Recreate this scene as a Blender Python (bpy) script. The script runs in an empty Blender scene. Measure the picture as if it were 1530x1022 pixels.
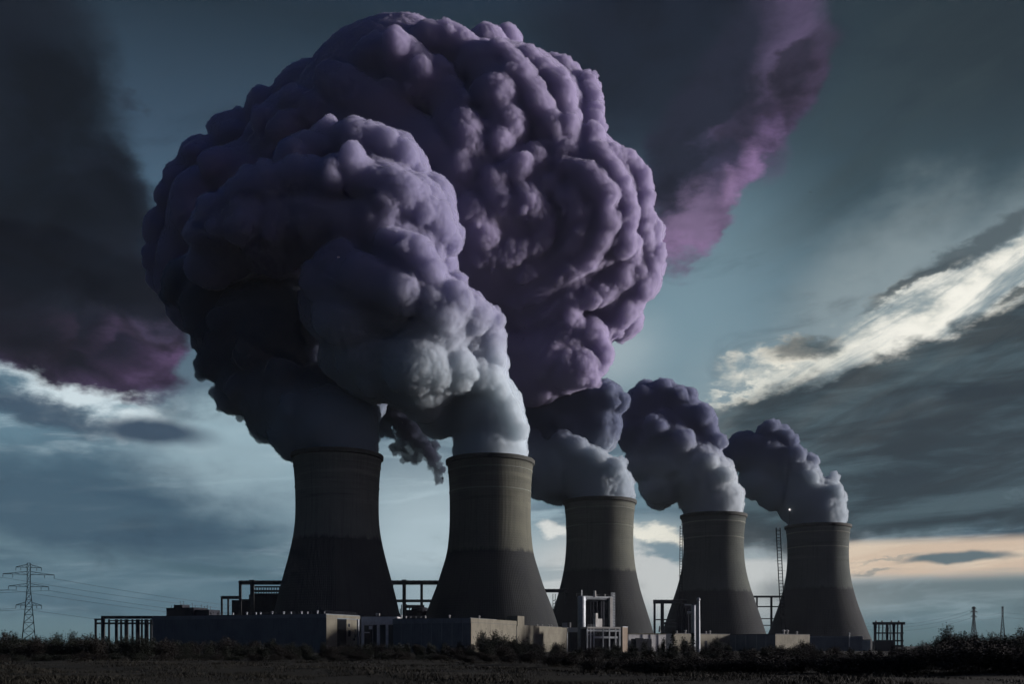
import bpy, bmesh, math, random
import numpy as np
from mathutils import Vector, Matrix
random.seed(7); np.random.seed(7)
R = math.radians
scene = bpy.context.scene
COL = scene.collection

# ------------------------------------------------------------------ camera
LENS, PW, PH, HORIZ, CZ = 35.0, 1530.0, 1022.0, 966.0, 3.0
F = LENS / 36.0 * PW                      # focal length in photograph pixels
cam_d = bpy.data.cameras.new("camera")
cam_d.lens = LENS; cam_d.sensor_width = 36.0; cam_d.sensor_fit = 'HORIZONTAL'
cam_d.shift_y = (HORIZ - PH / 2) / PW
cam_d.clip_start = 0.5; cam_d.clip_end = 40000
cam = bpy.data.objects.new("camera", cam_d); COL.objects.link(cam)
cam.location = (0, 0, CZ); cam.rotation_euler = (R(90), 0, 0)
scene.camera = cam

# ------------------------------------------------------------------ exposure / renderer
vs = scene.view_settings
vs.view_transform = 'Standard'; vs.look = 'None'; vs.gamma = 1.0; vs.exposure = 0.08
vs.use_curve_mapping = False
cy = scene.cycles
cy.use_denoising = True
cy.max_bounces = 12; cy.diffuse_bounces = 4; cy.volume_bounces = 8; cy.transparent_max_bounces = 16
cy.use_adaptive_sampling = True; cy.adaptive_threshold = 0.03
cy.sample_clamp_indirect = 4.0

# ------------------------------------------------------------------ sun (low, from the right)
SUN_EL, SUN_AZ = R(9), R(77)              # azimuth measured from +Y towards +X
sun_d = bpy.data.lights.new("sun", 'SUN'); sun_d.energy = 4.8; sun_d.angle = R(10)
sun_d.color = (1.0, 0.93, 0.92)
sun = bpy.data.objects.new("sun", sun_d); COL.objects.link(sun)
sd = Vector((math.sin(SUN_AZ) * math.cos(SUN_EL), math.cos(SUN_AZ) * math.cos(SUN_EL), math.sin(SUN_EL)))
sun.rotation_euler = (-sd).to_track_quat('-Z', 'Y').to_euler()
sun.location = (900, 300, 400)

# ------------------------------------------------------------------ storm sky (world nodes)
world = bpy.data.worlds.new("World"); scene.world = world; world.use_nodes = True
world.cycles.sampling_method = 'MANUAL'; world.cycles.sample_map_resolution = 512
WT = world.node_tree; WT.nodes.clear()


class E:
    """a float socket of a node tree with arithmetic"""
    T = None

    def __init__(s, v): s.v = v

    @staticmethod
    def m(op, *a, clamp=False):
        n = E.T.nodes.new('ShaderNodeMath'); n.operation = op; n.use_clamp = clamp
        for i, x in enumerate(a):
            x = x.v if isinstance(x, E) else x
            if isinstance(x, (int, float)): n.inputs[i].default_value = x
            else: E.T.links.new(x, n.inputs[i])
        return E(n.outputs[0])

    def __add__(s, o): return E.m('ADD', s, o)
    __radd__ = __add__
    def __sub__(s, o): return E.m('SUBTRACT', s, o)
    def __rsub__(s, o): return E.m('SUBTRACT', o, s)
    def __mul__(s, o): return E.m('MULTIPLY', s, o)
    __rmul__ = __mul__
    def __truediv__(s, o): return E.m('DIVIDE', s, o)


def smooth(x, a, b, lo=0.0, hi=1.0):
    n = E.T.nodes.new('ShaderNodeMapRange'); n.interpolation_type = 'SMOOTHSTEP'
    E.T.links.new(x.v, n.inputs[0])
    for i, v in zip((1, 2, 3, 4), (a, b, lo, hi)): n.inputs[i].default_value = v
    return E(n.outputs[0])


def emax(a, b): return E.m('MAXIMUM', a, b)
def emin(a, b): return E.m('MINIMUM', a, b)


def vec(x, y, z=0.0):
    n = E.T.nodes.new('ShaderNodeCombineXYZ')
    for i, c in enumerate((x, y, z)):
        c = c.v if isinstance(c, E) else c
        if isinstance(c, (int, float)): n.inputs[i].default_value = c
        else: E.T.links.new(c, n.inputs[i])
    return n.outputs[0]


def noise(v, scale=1.0, detail=4.0, rough=0.55, dist=0.0):
    n = E.T.nodes.new('ShaderNodeTexNoise'); n.noise_dimensions = '3D'
    E.T.links.new(v, n.inputs['Vector'])
    n.inputs['Scale'].default_value = scale; n.inputs['Detail'].default_value = detail
    n.inputs['Roughness'].default_value = rough; n.inputs['Distortion'].default_value = dist
    return E(n.outputs[0])


def lin(c):
    return tuple((x / 255 / 12.92) if x / 255 <= 0.04045 else ((x / 255 + 0.055) / 1.055) ** 2.4 for x in c)


def rgb(c):
    n = E.T.nodes.new('ShaderNodeRGB'); n.outputs[0].default_value = (*lin(c), 1); return n.outputs[0]


def mix(a, b, f):
    n = E.T.nodes.new('ShaderNodeMix'); n.data_type = 'RGBA'; n.clamp_factor = True
    for k, s in ((6, a), (7, b)):
        if isinstance(s, tuple): n.inputs[k].default_value = (*lin(s), 1)
        else: E.T.links.new(s, n.inputs[k])
    if isinstance(f, E): E.T.links.new(f.v, n.inputs[0])
    else: n.inputs[0].default_value = f
    return n.outputs[2]


def ramp(x, a, b, stops):
    t = E.m('DIVIDE', x - a, b - a, clamp=True)
    n = E.T.nodes.new('ShaderNodeValToRGB'); E.T.links.new(t.v, n.inputs[0])
    el = n.color_ramp.elements
    for i, (p, c) in enumerate(stops):
        e = el[i] if i < 2 else el.new((p - a) / (b - a))
        e.position = (p - a) / (b - a); e.color = (*lin(c), 1)
    return n.outputs[0]


E.T = WT
tc = WT.nodes.new('ShaderNodeTexCoord'); sp = WT.nodes.new('ShaderNodeSeparateXYZ')
DIR = tc.outputs['Generated']; WT.links.new(DIR, sp.inputs[0])
dx, dy, dz = E(sp.outputs[0]), E(sp.outputs[1]), E(sp.outputs[2])
AZ = E.m('ARCTAN2', dx, dy) * (180 / math.pi)          # degrees, 0 = +Y, + towards +X
EL = E.m('ARCSINE', dz) * (180 / math.pi)


def ae(px, py):                                        # sky bearing of a spot seen from the field
    a = math.atan((px - 765) / F)
    return math.degrees(a), math.degrees(math.atan((HORIZ - py) / F * math.cos(a)))


def scl(px, py):
    a, e = (R(v) for v in ae(px, py))
    return math.degrees(1 / F) * math.cos(a) ** 2, math.degrees(1 / F) * math.cos(a) * math.cos(e) ** 2


# wind-torn, billowy distortions of the bearings
nb1 = noise(DIR, 6.0, 5, 0.55); nb2 = noise(vec(dx + 7.3, dy + 1.1, dz + 3.7), 6.0, 5, 0.55)
nf1 = noise(vec(dx * 1.0 + 2.0, dy, dz * 2.2), 22.0, 6, 0.62); nf2 = noise(vec(dx + 9.0, dy, dz * 2.2 + 4.0), 22.0, 6, 0.62)
def warped(big, fine):
    return (AZ + (nb1 - 0.5) * big + (nf1 - 0.5) * fine, EL + (nb2 - 0.5) * big * 0.7 + (nf2 - 0.5) * fine * 0.7)
W0 = warped(3.0, 0.6); W1 = warped(7.0, 2.2); W2 = warped(3.0, 3.2); W3 = warped(13.0, 3.0)
# long flat streaks for stratus
st1 = noise(vec(AZ * 0.05, EL * 0.42 + AZ * 0.012, 3.0), 1.0, 6, 0.55, 0.3)
st2 = noise(vec(AZ * 0.11, EL * 0.75 - AZ * 0.05, 9.0), 1.0, 6, 0.6, 0.4)
st3 = noise(vec(AZ * 0.09, EL * 0.30 - AZ * 0.10, 15.0), 1.0, 7, 0.6, 0.5)


def ell(px, py, rx, ry, rot=0.0, soft=0.4, W=None):
    """soft-edged patch; rot = degrees anticlockwise in the sky"""
    W = W or W1
    a0, e0 = ae(px, py); sx, sy = scl(px, py)
    x = (W[0] - a0) * (1 / sx); y = (W[1] - e0) * (1 / sy)
    c, s = math.cos(R(rot)), math.sin(R(rot))
    p = (x * (c / rx)) + (y * (s / rx)); q = (y * (c / ry)) - (x * (s / ry))
    d = E.m('SQRT', p * p + q * q)
    return smooth(d, 1 - soft, 1 + soft, 1.0, 0.0)


def side(p, q, soft, W=None):
    """1 on the right-hand side of the line p -> q as drawn in the sky (photo pixels), 0 on the left"""
    W = W or W1
    a0, e0 = ae(*p); a1, e1 = ae(*q)
    tx, ty = a1 - a0, e1 - e0; L = math.hypot(tx, ty)
    d = (W[0] - a0) * (ty / L) - (W[1] - e0) * (tx / L)
    return smooth(d, -soft, soft)


nish = WT.nodes.new('ShaderNodeTexSky'); nish.sky_type = 'NISHITA'; nish.sun_disc = False
nish.sun_elevation = SUN_EL; nish.sun_rotation = SUN_AZ; nish.air_density = 1.5; nish.dust_density = 2.0; nish.ozone_density = 3.0
dim = WT.nodes.new('ShaderNodeVectorMath'); dim.operation = 'SCALE'; dim.inputs[3].default_value = 0.05
WT.links.new(nish.outputs[0], dim.inputs[0])

c = ramp(EL, -4, 90, [(-4, (70, 92, 102)), (0, (92, 116, 124)), (4, (112, 138, 148)), (9, (100, 130, 146)), (14, (92, 124, 142)),
                      (20, (84, 112, 134)), (26, (60, 80, 99)), (32, (34, 48, 60)), (42, (32, 52, 92)), (90, (36, 60, 108))])  # upper stops lie out of view, blue picked to light the plume tops
c = mix(c, dim.outputs[0], 0.06)
def nz(n, a, b): return smooth(n, a, b)
# right half duller and greyer, corners dark
c = mix(c, (66, 88, 98), ell(1450, 330, 520, 300, 0, 0.7, W0) * 0.9)
c = mix(c, (36, 47, 54), ell(1560, 20, 420, 230, 0, 0.8, W0) * 0.9)
c = mix(c, (52, 66, 72), nz(st3, 0.45, 0.7) * ell(1400, 260, 420, 220, 25, 0.6, W0) * 0.6)
c = mix(c, (118, 144, 156), ell(1000, 500, 185, 150, 30, 0.9, W0) * 0.9)
c = mix(c, (196, 204, 206), ell(915, 535, 60, 50, 30, 0.9, W0) * 0.35)
# low stratus bands right across
low = smooth(EL, 0.5, 3.0) * smooth(EL, 11.0, 16.0, 1.0, 0.0)
c = mix(c, (62, 86, 104), nz(st1, 0.42, 0.58) * low * 0.85)
c = mix(c, (156, 178, 188), nz(st2, 0.52, 0.68) * low * 0.7)
# bright thin sky behind the middle towers
c = mix(c, (186, 190, 190), ell(990, 860, 320, 66, 0, 0.6, W0))
c = mix(c, (168, 186, 194), ell(640, 820, 140, 120, 0, 0.7, W0) * 0.9)
c = mix(c, (226, 224, 212), ell(985, 800, 60, 13, -8, 0.5, W2) * 0.95)
c = mix(c, (214, 216, 212), ell(825, 792, 26, 9, -20, 0.5, W2) * 0.9)
c = mix(c, (104, 128, 140), ell(985, 822, 36, 14, -8, 0.5, W2) * 0.9)
c = mix(c, (100, 126, 138), nz(st1, 0.52, 0.62) * ell(1000, 840, 330, 50, 0, 0.6, W0) * 0.5)
# left: big slate bank low down, its base lit paler
c = mix(c, (56, 80, 98), ell(150, 760, 330, 75, -4, 0.5, W2) * 0.85)
c = mix(c, (52, 74, 92), ell(330, 705, 110, 13, 4, 0.5, W0) * 0.85)
c = mix(c, (84, 110, 124), ell(200, 882, 420, 46, 0, 0.6, W0) * 0.8)
c = mix(c, (66, 92, 104), ell(330, 848, 90, 8, -6, 0.5, W0) * 0.6)
c = mix(c, (156, 180, 190), ell(340, 660, 190, 80, -20, 0.7, W2) * 0.75)
WS = (AZ + (nb1 - 0.5) * 9.0 + (nf1 - 0.5) * 4.5, EL + (nb2 - 0.5) * 6.0 + (nf2 - 0.5) * 3.5)
lp = ell(150, 616, 160, 36, -12, 0.5, WS)
c = mix(c, (200, 214, 220), lp * nz(st2 * 0.5 + nf1 * 0.5, 0.34, 0.52))
c = mix(c, (58, 76, 94), ell(235, 652, 90, 18, -2, 0.45, W0))
c = mix(c, (58, 76, 94), ell(60, 622, 90, 22, -12, 0.5, W2) * 0.85)
# left: huge near-black storm cloud, stacked lobes with a muted violet hem
WL = (AZ + (nb1 - 0.5) * 7.0 + (nf1 - 0.5) * 2.4, EL + (nb2 - 0.5) * 5.0 + (nf2 - 0.5) * 2.0)
lobe_n = noise(vec(dx * 1.3, dy, dz * 2.0), 9.0, 6, 0.6, 0.4)
c = mix(c, (74, 94, 110), ell(290, 570, 70, 70, 0, 0.6, WS) * 0.8)


def lobe(c, px, py, rx, ry, rot, body, hem, off, soft=0.14, k=1.0, W=None):
    W = W or WL
    m1 = ell(px, py, rx, ry, rot, soft, W); m2 = ell(px + off[0], py + off[1], rx, ry, rot, 0.42, W)
    col = mix(hem, body, m2)
    col = mix(col, tuple(int(v * 0.72) for v in body), smooth(lobe_n, 0.44, 0.66) * 0.75)
    return mix(c, col, m1 * k)


c = lobe(c, 10, 170, 200, 280, 12, (24, 31, 41), (36, 48, 60), (-50, -20), 0.22)
c = lobe(c, 150, 330, 120, 110, -20, (22, 28, 38), (38, 50, 64), (-20, -10), 0.2)
c = lobe(c, 120, 540, 180, 62, -10, (27, 29, 41), (78, 64, 94), (-50, -26), 0.14)
c = lobe(c, 205, 520, 85, 75, 25, (34, 34, 50), (98, 78, 114), (-34, -24), 0.13)
c = lobe(c, 175, 455, 130, 55, -18, (26, 27, 38), (60, 52, 72), (-24, -20), 0.12)
c = lobe(c, 130, 500, 60, 40, -10, (28, 29, 42), (66, 56, 80), (-18, -14), 0.13)
c = lobe(c, 245, 470, 48, 44, 20, (34, 36, 50), (70, 62, 86), (-16, -14), 0.14)
c = lobe(c, 40, 470, 70, 95, 0, (26, 27, 38), (46, 40, 56), (-24, -10), 0.14)
c = lobe(c, 60, 385, 260, 66, -14, (17, 22, 31), (30, 32, 44), (-10, -24), 0.16)
c = mix(c, (44, 56, 70), ell(228, 165, 26, 12, -30, 0.7, WS) * 0.8)
# upper middle / right: the diagonal violet-edged bank
c = lobe(c, 1000, 60, 210, 190, 40, (26, 33, 46), (34, 42, 54), (-10, -20), 0.5, 0.9)
c = lobe(c, 985, 255, 90, 40, 36, (40, 44, 62), (112, 88, 130), (-20, -22), 0.30, 0.9)
c = lobe(c, 1195, 92, 72, 38, 50, (46, 44, 60), (62, 56, 74), (-16, -10), 0.25, 0.95)
c = lobe(c, 1155, 175, 95, 34, 58, (46, 44, 62), (76, 64, 92), (-16, -8), 0.25, 0.95)
c = lobe(c, 1128, 235, 40, 44, 10, (70, 70, 92), (84, 80, 104), (-12, -8), 0.5, 0.6, WS)
c = lobe(c, 1080, 180, 245, 74, 57, (36, 40, 55), (90, 79, 108), (-40, -24), 0.28)
c = lobe(c, 1032, 308, 135, 44, 50, (50, 52, 72), (146, 118, 160), (-26, -22), 0.26, 1.0, WS)
c = lobe(c, 1118, 205, 62, 40, 60, (46, 46, 64), (104, 86, 122), (-24, -14), 0.2, 0.9)
c = lobe(c, 1092, 262, 58, 38, 50, (54, 54, 76), (132, 108, 148), (-24, -16), 0.2, 0.95)
c = lobe(c, 1058, 312, 54, 34, 45, (64, 62, 86), (152, 126, 166), (-20, -16), 0.22, 0.95)
c = lobe(c, 1195, 110, 60, 34, 50, (42, 41, 56), (70, 61, 84), (-18, -12), 0.2, 0.9)
c = mix(c, (126, 108, 140), ell(1010, 345, 60, 30, 45, 0.8, WS) * 0.7)
# right: the torn bright gap
fa, fb = AZ * 0.88 + EL * 0.47, EL * 0.88 - AZ * 0.47
fib = noise(vec(fa * 0.10, fb * 0.75, 5.0), 1.0, 8, 0.62, 0.5)
W3b = (AZ + (nf1 - 0.5) * 7.0 + (nb1 - 0.5) * 5.0, EL + (nf2 - 0.5) * 5.0 + (nb2 - 0.5) * 3.0)
gap = side((1060, 600), (1560, 325), 0.9, W3b) * ell(1390, 470, 360, 105, 28, 0.45, W3b)
c = mix(c, (146, 160, 164), ell(1330, 490, 340, 105, 24, 0.85, W3) * 0.7)
c = mix(c, (132, 148, 154), side((1040, 560), (1560, 300), 2.5, W0) * ell(1370, 460, 380, 95, 28, 0.6, W0) * 0.8)
c = mix(c, (214, 214, 204), gap * nz(fib, 0.40, 0.60))
c = mix(c, (240, 238, 228), ell(1430, 452, 190, 30, 27, 0.9, W3b) * nz(fib, 0.30, 0.55) * 0.95)
c = mix(c, (232, 228, 214), ell(1150, 540, 58, 20, 8, 0.7, W3b))
c = mix(c, (216, 216, 206), ell(1105, 585, 36, 9, 10, 0.7, W3b) * 0.9)
c = mix(c, (58, 70, 76), ell(1380, 420, 80, 9, 20, 0.5, W2) * 0.85)
c = mix(c, (74, 86, 92), ell(1460, 360, 110, 16, 27, 0.5, W2) * 0.85)
# right: the dark shelf below it
dk = side((1040, 612), (1545, 440), 0.45, W2) * smooth(W1[1], 5.2, 6.4) * smooth(W1[0], 7.0, 14.0)
dc = mix((40, 53, 60), (66, 84, 92), nz(st2, 0.40, 0.62))
dc = mix(dc, (38, 48, 54), nz(st3, 0.48, 0.62) * 0.7)
c = mix(c, dc, dk * 0.97)
c = mix(c, (50, 64, 70), ell(1195, 520, 60, 16, 6, 0.5, W2) * 0.8)
c = mix(c, (62, 74, 78), ell(1510, 436, 34, 10, 18, 0.5, W2) * 0.9)
# peach strip at the right horizon with a lens cloud
pk = smooth(EL, 3.2, 4.0) * smooth(EL, 5.3, 5.9, 1.0, 0.0) * smooth(AZ, 15.0, 19.0)
c = mix(c, (200, 180, 160), pk * smooth(st1, 0.34, 0.56, 0.35, 1.0))
c = mix(c, (214, 200, 180), pk * nz(st2, 0.5, 0.62) * 0.6)
c = mix(c, (128, 134, 132), ell(1300, 852, 40, 4, 0, 0.5, W2) * 0.7)
c = mix(c, (140, 142, 138), ell(1330, 832, 60, 3, 2, 0.5, W2) * 0.6)
c = mix(c, (92, 108, 114), ell(1430, 836, 74, 8, 1, 0.4, W0))
c = mix(c, (92, 106, 110), smooth(EL, 1.0, 3.2, 0.0, 1.0) * smooth(EL, 3.2, 3.9, 1.0, 0.0) * smooth(AZ, 12.0, 17.0) * 0.75)
c = mix(c, (78, 98, 102), smooth(EL, 2.2, -1.0) * smooth(AZ, 12.0, 18.0) * 0.8)
# fine torn cloud texture everywhere
tx = noise(vec(AZ * 0.16, EL * 0.34 - AZ * 0.03, 21.0), 1.0, 9, 0.62, 0.6)
c = mix(c, (30, 42, 54), smooth(tx, 0.52, 0.74) * 0.28)
c = mix(c, (160, 180, 190), smooth(tx, 0.42, 0.26) * smooth(EL, 17.0, 9.0) * 0.22)
# unseen sky shaped to light the scene: added glow at right, dimmed left and behind
c = mix(c, (214, 172, 192), smooth(AZ, 30, 60) * smooth(AZ, 115, 150, 1.0, 0.0) * smooth(EL, 3, 5) * smooth(EL, 12, 24, 1.0, 0.0) * nz(st2, 0.3, 0.6))
beh = smooth(E.m('ABSOLUTE', AZ), 100, 150)
c = mix(c, (28, 44, 80), beh * smooth(EL, 60, 30) * 0.85)
c = mix(c, (28, 38, 52), smooth(AZ, -32, -55) * 0.8)
c = mix(c, (16, 18, 18), smooth(EL, -0.8, -2.5))
bg = WT.nodes.new('ShaderNodeBackground'); bg.inputs[1].default_value = 1.0
WT.links.new(c, bg.inputs[0])
wo = WT.nodes.new('ShaderNodeOutputWorld'); WT.links.new(bg.outputs[0], wo.inputs[0])

# ================================================================== helpers
def at(px, py, Y):
    """point that stands Y metres down the field on the bearing px / height py measured off the photograph"""
    return Vector(((px - 765) / F * Y, Y, CZ + (HORIZ - py) / F * Y))


def tag(o, label=None, cat=None, group=None, kind=None):
    if label: o['label'] = label
    if cat: o['category'] = cat
    if group: o['group'] = group
    if kind: o['kind'] = kind
    return o


def empty(name, loc, label, cat, group=None, rz=0.0):
    o = bpy.data.objects.new(name, None); COL.objects.link(o)
    o.location = loc; o.rotation_euler = (0, 0, rz); o.empty_display_size = 1
    return tag(o, label, cat, group)


def copy_tree(o, parent=None):
    c = o.copy(); COL.objects.link(c)
    if parent: c.parent = parent
    for ch in list(o.children): copy_tree(ch, c)
    return c


class MB:
    """collects shapes for ONE mesh object"""
    def __init__(s): s.v = []; s.f = []

    def add(s, vs, fs):
        k = len(s.v); s.v += [tuple(v) for v in vs]; s.f += [tuple(i + k for i in f) for f in fs]; return s

    def box(s, x0, y0, z0, x1, y1, z1):
        return s.add([(x0, y0, z0), (x1, y0, z0), (x1, y1, z0), (x0, y1, z0), (x0, y0, z1), (x1, y0, z1), (x1, y1, z1), (x0, y1, z1)],
                     [(3, 2, 1, 0), (4, 5, 6, 7), (0, 1, 5, 4), (1, 2, 6, 5), (2, 3, 7, 6), (3, 0, 4, 7)])

    def tube(s, p, q, r, n=8, r2=None, caps=True):
        p, q = Vector(p), Vector(q); r2 = r if r2 is None else r2
        d = (q - p).normalized(); a = d.orthogonal().normalized(); b = d.cross(a)
        A = [p + (a * math.cos(t) + b * math.sin(t)) * r for t in (2 * math.pi * i / n for i in range(n))]
        B = [q + (a * math.cos(t) + b * math.sin(t)) * r2 for t in (2 * math.pi * i / n for i in range(n))]
        fs = [(i, (i + 1) % n, n + (i + 1) % n, n + i) for i in range(n)]
        if caps: fs += [tuple(range(n))[::-1], tuple(range(n, 2 * n))]
        return s.add(A + B, fs)

    def bar(s, p, q, w, h=None):
        """square section bar between two points"""
        p, q = Vector(p), Vector(q); h = w if h is None else h
        d = (q - p).normalized()
        up = Vector((0, 0, 1)) if abs(d.z) < 0.95 else Vector((0, 1, 0))
        a = d.cross(up).normalized(); b = a.cross(d)
        c = [(-w, -h), (w, -h), (w, h), (-w, h)]
        A = [p + a * x / 2 + b * y / 2 for x, y in c]; B = [q + a * x / 2 + b * y / 2 for x, y in c]
        return s.add(A + B, [(0, 1, 5, 4), (1, 2, 6, 5), (2, 3, 7, 6), (3, 0, 4, 7), (3, 2, 1, 0), (4, 5, 6, 7)])

    def lathe(s, prof, n=64, c=(0, 0, 0), close=False):
        vs = []; m = len(prof)
        for r, z in prof:
            for i in range(n):
                t = 2 * math.pi * i / n; vs.append((c[0] + r * math.cos(t), c[1] + r * math.sin(t), c[2] + z))
        fs = [(j * n + i, j * n + (i + 1) % n, (j + 1) * n + (i + 1) % n, (j + 1) * n + i) for j in range(m - 1) for i in range(n)]
        if close: fs += [((m - 1) * n + i, (m - 1) * n + (i + 1) % n, (i + 1) % n, i) for i in range(n)]
        return s.add(vs, fs)

    def build(s, name, mat, parent=None, smooth=False, loc=None):
        me = bpy.data.meshes.new(name); me.from_pydata(s.v, [], s.f); me.update()
        if mat: me.materials.append(mat)
        if smooth: me.polygons.foreach_set('use_smooth', [True] * len(me.polygons))
        o = bpy.data.objects.new(name, me); COL.objects.link(o)
        if parent: o.parent = parent
        if loc is not None: o.location = loc
        return o


def mat_new(name):
    m = bpy.data.materials.new(name); m.use_nodes = True
    m.node_tree.nodes.clear(); E.T = m.node_tree; return m


def coords(kind='Object'):
    t = E.T.nodes.new('ShaderNodeTexCoord'); s = E.T.nodes.new('ShaderNodeSeparateXYZ')
    E.T.links.new(t.outputs[kind], s.inputs[0])
    return t.outputs[kind], E(s.outputs[0]), E(s.outputs[1]), E(s.outputs[2])


def mixl(a, b, f):
    """mix of two linear base colours"""
    n = E.T.nodes.new('ShaderNodeMix'); n.data_type = 'RGBA'; n.clamp_factor = True
    for k, s in ((6, a), (7, b)):
        if isinstance(s, tuple): n.inputs[k].default_value = (*s, 1)
        else: E.T.links.new(s, n.inputs[k])
    if isinstance(f, E): E.T.links.new(f.v, n.inputs[0])
    else: n.inputs[0].default_value = f
    return n.outputs[2]


def surf(m, colour, rough=0.9, spec=0.2, bump=None, bstr=0.3, bdist=0.2, metal=0.0, sss=None):
    T = m.node_tree
    p = T.nodes.new('ShaderNodeBsdfPrincipled'); o = T.nodes.new('ShaderNodeOutputMaterial')
    if isinstance(colour, tuple): p.inputs['Base Color'].default_value = (*colour, 1)
    else: T.links.new(colour, p.inputs['Base Color'])
    if isinstance(rough, E): T.links.new(rough.v, p.inputs['Roughness'])
    else: p.inputs['Roughness'].default_value = rough
    p.inputs['Specular IOR Level'].default_value = spec; p.inputs['Metallic'].default_value = metal
    if sss:
        p.subsurface_method = 'BURLEY'
        p.inputs['Subsurface Weight'].default_value = sss[0]
        p.inputs['Subsurface Radius'].default_value = (1.0, 0.85, 1.0); p.inputs['Subsurface Scale'].default_value = sss[1]
    if bump is not None:
        b = T.nodes.new('ShaderNodeBump'); b.inputs['Strength'].default_value = bstr; b.inputs['Distance'].default_value = bdist
        T.links.new(bump.v, b.inputs['Height']); T.links.new(b.outputs[0], p.inputs['Normal'])
    T.links.new(p.outputs[0], o.inputs[0]); return m


def plain(name, a, b=None, scale=0.5, rough=0.85, spec=0.25, metal=0.0, streak=True):
    """weathered paint / metal / concrete: two tones broken by blotches and vertical streaks"""
    m = mat_new(name); v, x, y, z = coords()
    b = b or tuple(c * 0.7 for c in a)
    n = noise(v, scale, 6, 0.6)
    col = mixl(a, b, smooth(n, 0.4, 0.65))
    if streak:
        s = noise(vec(x * 1.3, y * 1.3, z * 0.12), 1.0, 4, 0.6)
        col = mixl(col, tuple(c * 0.55 for c in a), smooth(s, 0.52, 0.72) * 0.6)
    return surf(m, col, rough, spec, n, 0.2, 0.05, metal)


# ================================================================== cooling towers
def concrete(name, hi, lo, ring_from, fade=None):
    m = mat_new(name); v, x, y, z = coords()
    ang = E.m('ARCTAN2', y, x)
    sx, sy = E.m('COSINE', ang), E.m('SINE', ang)
    streak = noise(vec(sx * 26, sy * 26, z * 0.02), 1.0, 5, 0.65)
    blot = noise(v, 0.05, 6, 0.6)
    ringn = noise(vec(sx * 0.35, sy * 0.35, z * 0.22), 1.0, 3, 0.6)
    col = mixl(hi, lo, smooth(blot, 0.35, 0.65) * 0.7)
    col = mixl(col, tuple(c * 0.62 for c in lo), smooth(streak, 0.48, 0.70) * 0.6)
    col = mixl(col, tuple(c * 1.35 for c in hi), smooth(ringn, 0.52, 0.66) * smooth(z, ring_from, ring_from + 4) * 0.55)
    col = mixl(col, tuple(c * 0.55 for c in lo), smooth(ringn, 0.46, 0.34) * smooth(z, ring_from, ring_from + 4) * 0.6)
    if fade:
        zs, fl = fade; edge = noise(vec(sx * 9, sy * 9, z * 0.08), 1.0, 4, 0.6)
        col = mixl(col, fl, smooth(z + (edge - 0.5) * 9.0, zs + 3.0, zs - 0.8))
    # cast lift lines and formwork ribs
    lift = E.m('PINGPONG', z * (1 / 1.5), 0.5)
    ribs = E.m('PINGPONG', ang * (90 / math.pi), 0.5)
    col = mixl(col, tuple(c * 0.6 for c in lo), smooth(lift, 0.06, 0.0) * 0.25)
    return surf(m, col, 0.93, 0.15, ribs + lift * 0.5 + streak * 0.6, 0.35, 0.25)


def dense(tab, n):
    """smooth interpolation of (z, r) control points"""
    z = np.array([t[0] for t in tab]); r = np.array([t[1] for t in tab])
    zz = np.linspace(z[0], z[-1], n); rr = np.interp(zz, z, r)
    k = np.hanning(n // 6 | 1); k /= k.sum(); pad = len(k) // 2
    ext = np.concatenate([2 * rr[0] - rr[pad:0:-1], rr, 2 * rr[-1] - rr[-2:-pad - 2:-1]])
    return zz, np.convolve(ext, k, 'valid')


TOWERS = {}
M_SOFFIT = plain('dark_concrete', (0.062, 0.065, 0.056))


def tower(key, Y, cx, tab, split, label, hi, lo, hi2, lo2):
    """tab: (photo height, half width) pairs from the rim down"""
    g = 0.0
    base = Vector(((cx - 765) / F * Y, Y, 0))
    pts = [(CZ + (HORIZ - py) / F * Y, hw / F * Y) for py, hw in tab][::-1]
    z0, r0 = pts[0]; z1, r1 = pts[1]
    pts = [(0.0, r0 + (r0 - r1) / (z1 - z0) * z0 * 0.9)] + pts
    zz, rr = dense(pts, 73)
    top, rt = zz[-1], rr[-1]
    zs = CZ + (HORIZ - split) / F * Y
    o = empty('cooling_tower', base, label, 'cooling tower', 'cooling towers of the power station')
    k = int(np.searchsorted(zz, zs)); rs = float(np.interp(zs, zz, rr))
    up = [(rs, zs)] + [(float(r), float(z)) for r, z in zip(rr[k:], zz[k:])]
    th = 0.9
    inner = [(rt - th, top), (float(rr[-6]) - th, float(zz[-6])), (float(rr[-14]) - th, float(zz[-14])), (float(rr[-30]) - th, float(zz[-30]))]
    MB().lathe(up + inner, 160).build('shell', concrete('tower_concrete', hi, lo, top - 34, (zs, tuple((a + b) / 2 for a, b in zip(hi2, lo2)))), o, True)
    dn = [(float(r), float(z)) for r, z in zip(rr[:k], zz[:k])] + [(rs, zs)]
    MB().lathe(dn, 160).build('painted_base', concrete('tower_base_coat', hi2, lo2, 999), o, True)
    lip = [(rt - 0.1, top - 2.6), (rt + 0.75, top - 2.0), (rt + 0.95, top - 0.2), (rt + 0.8, top + 0.35), (rt - th - 0.1, top + 0.35), (rt - th - 0.1, top - 0.6)]
    MB().lathe(lip, 160).build('rim', M_SOFFIT, o)
    # stiffening rings below the rim
    for dz in (7.0, 20.0):
        z = top - dz; r = float(np.interp(z, zz, rr))
        MB().lathe([(r - 0.1, z - 0.5), (r + 0.22, z - 0.4), (r + 0.22, z + 0.4), (r - 0.1, z + 0.5)], 160).build('stiffening_ring', bpy.data.materials['tower_concrete'], o)
    TOWERS[key] = (base, top, rt)
    return o


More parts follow.
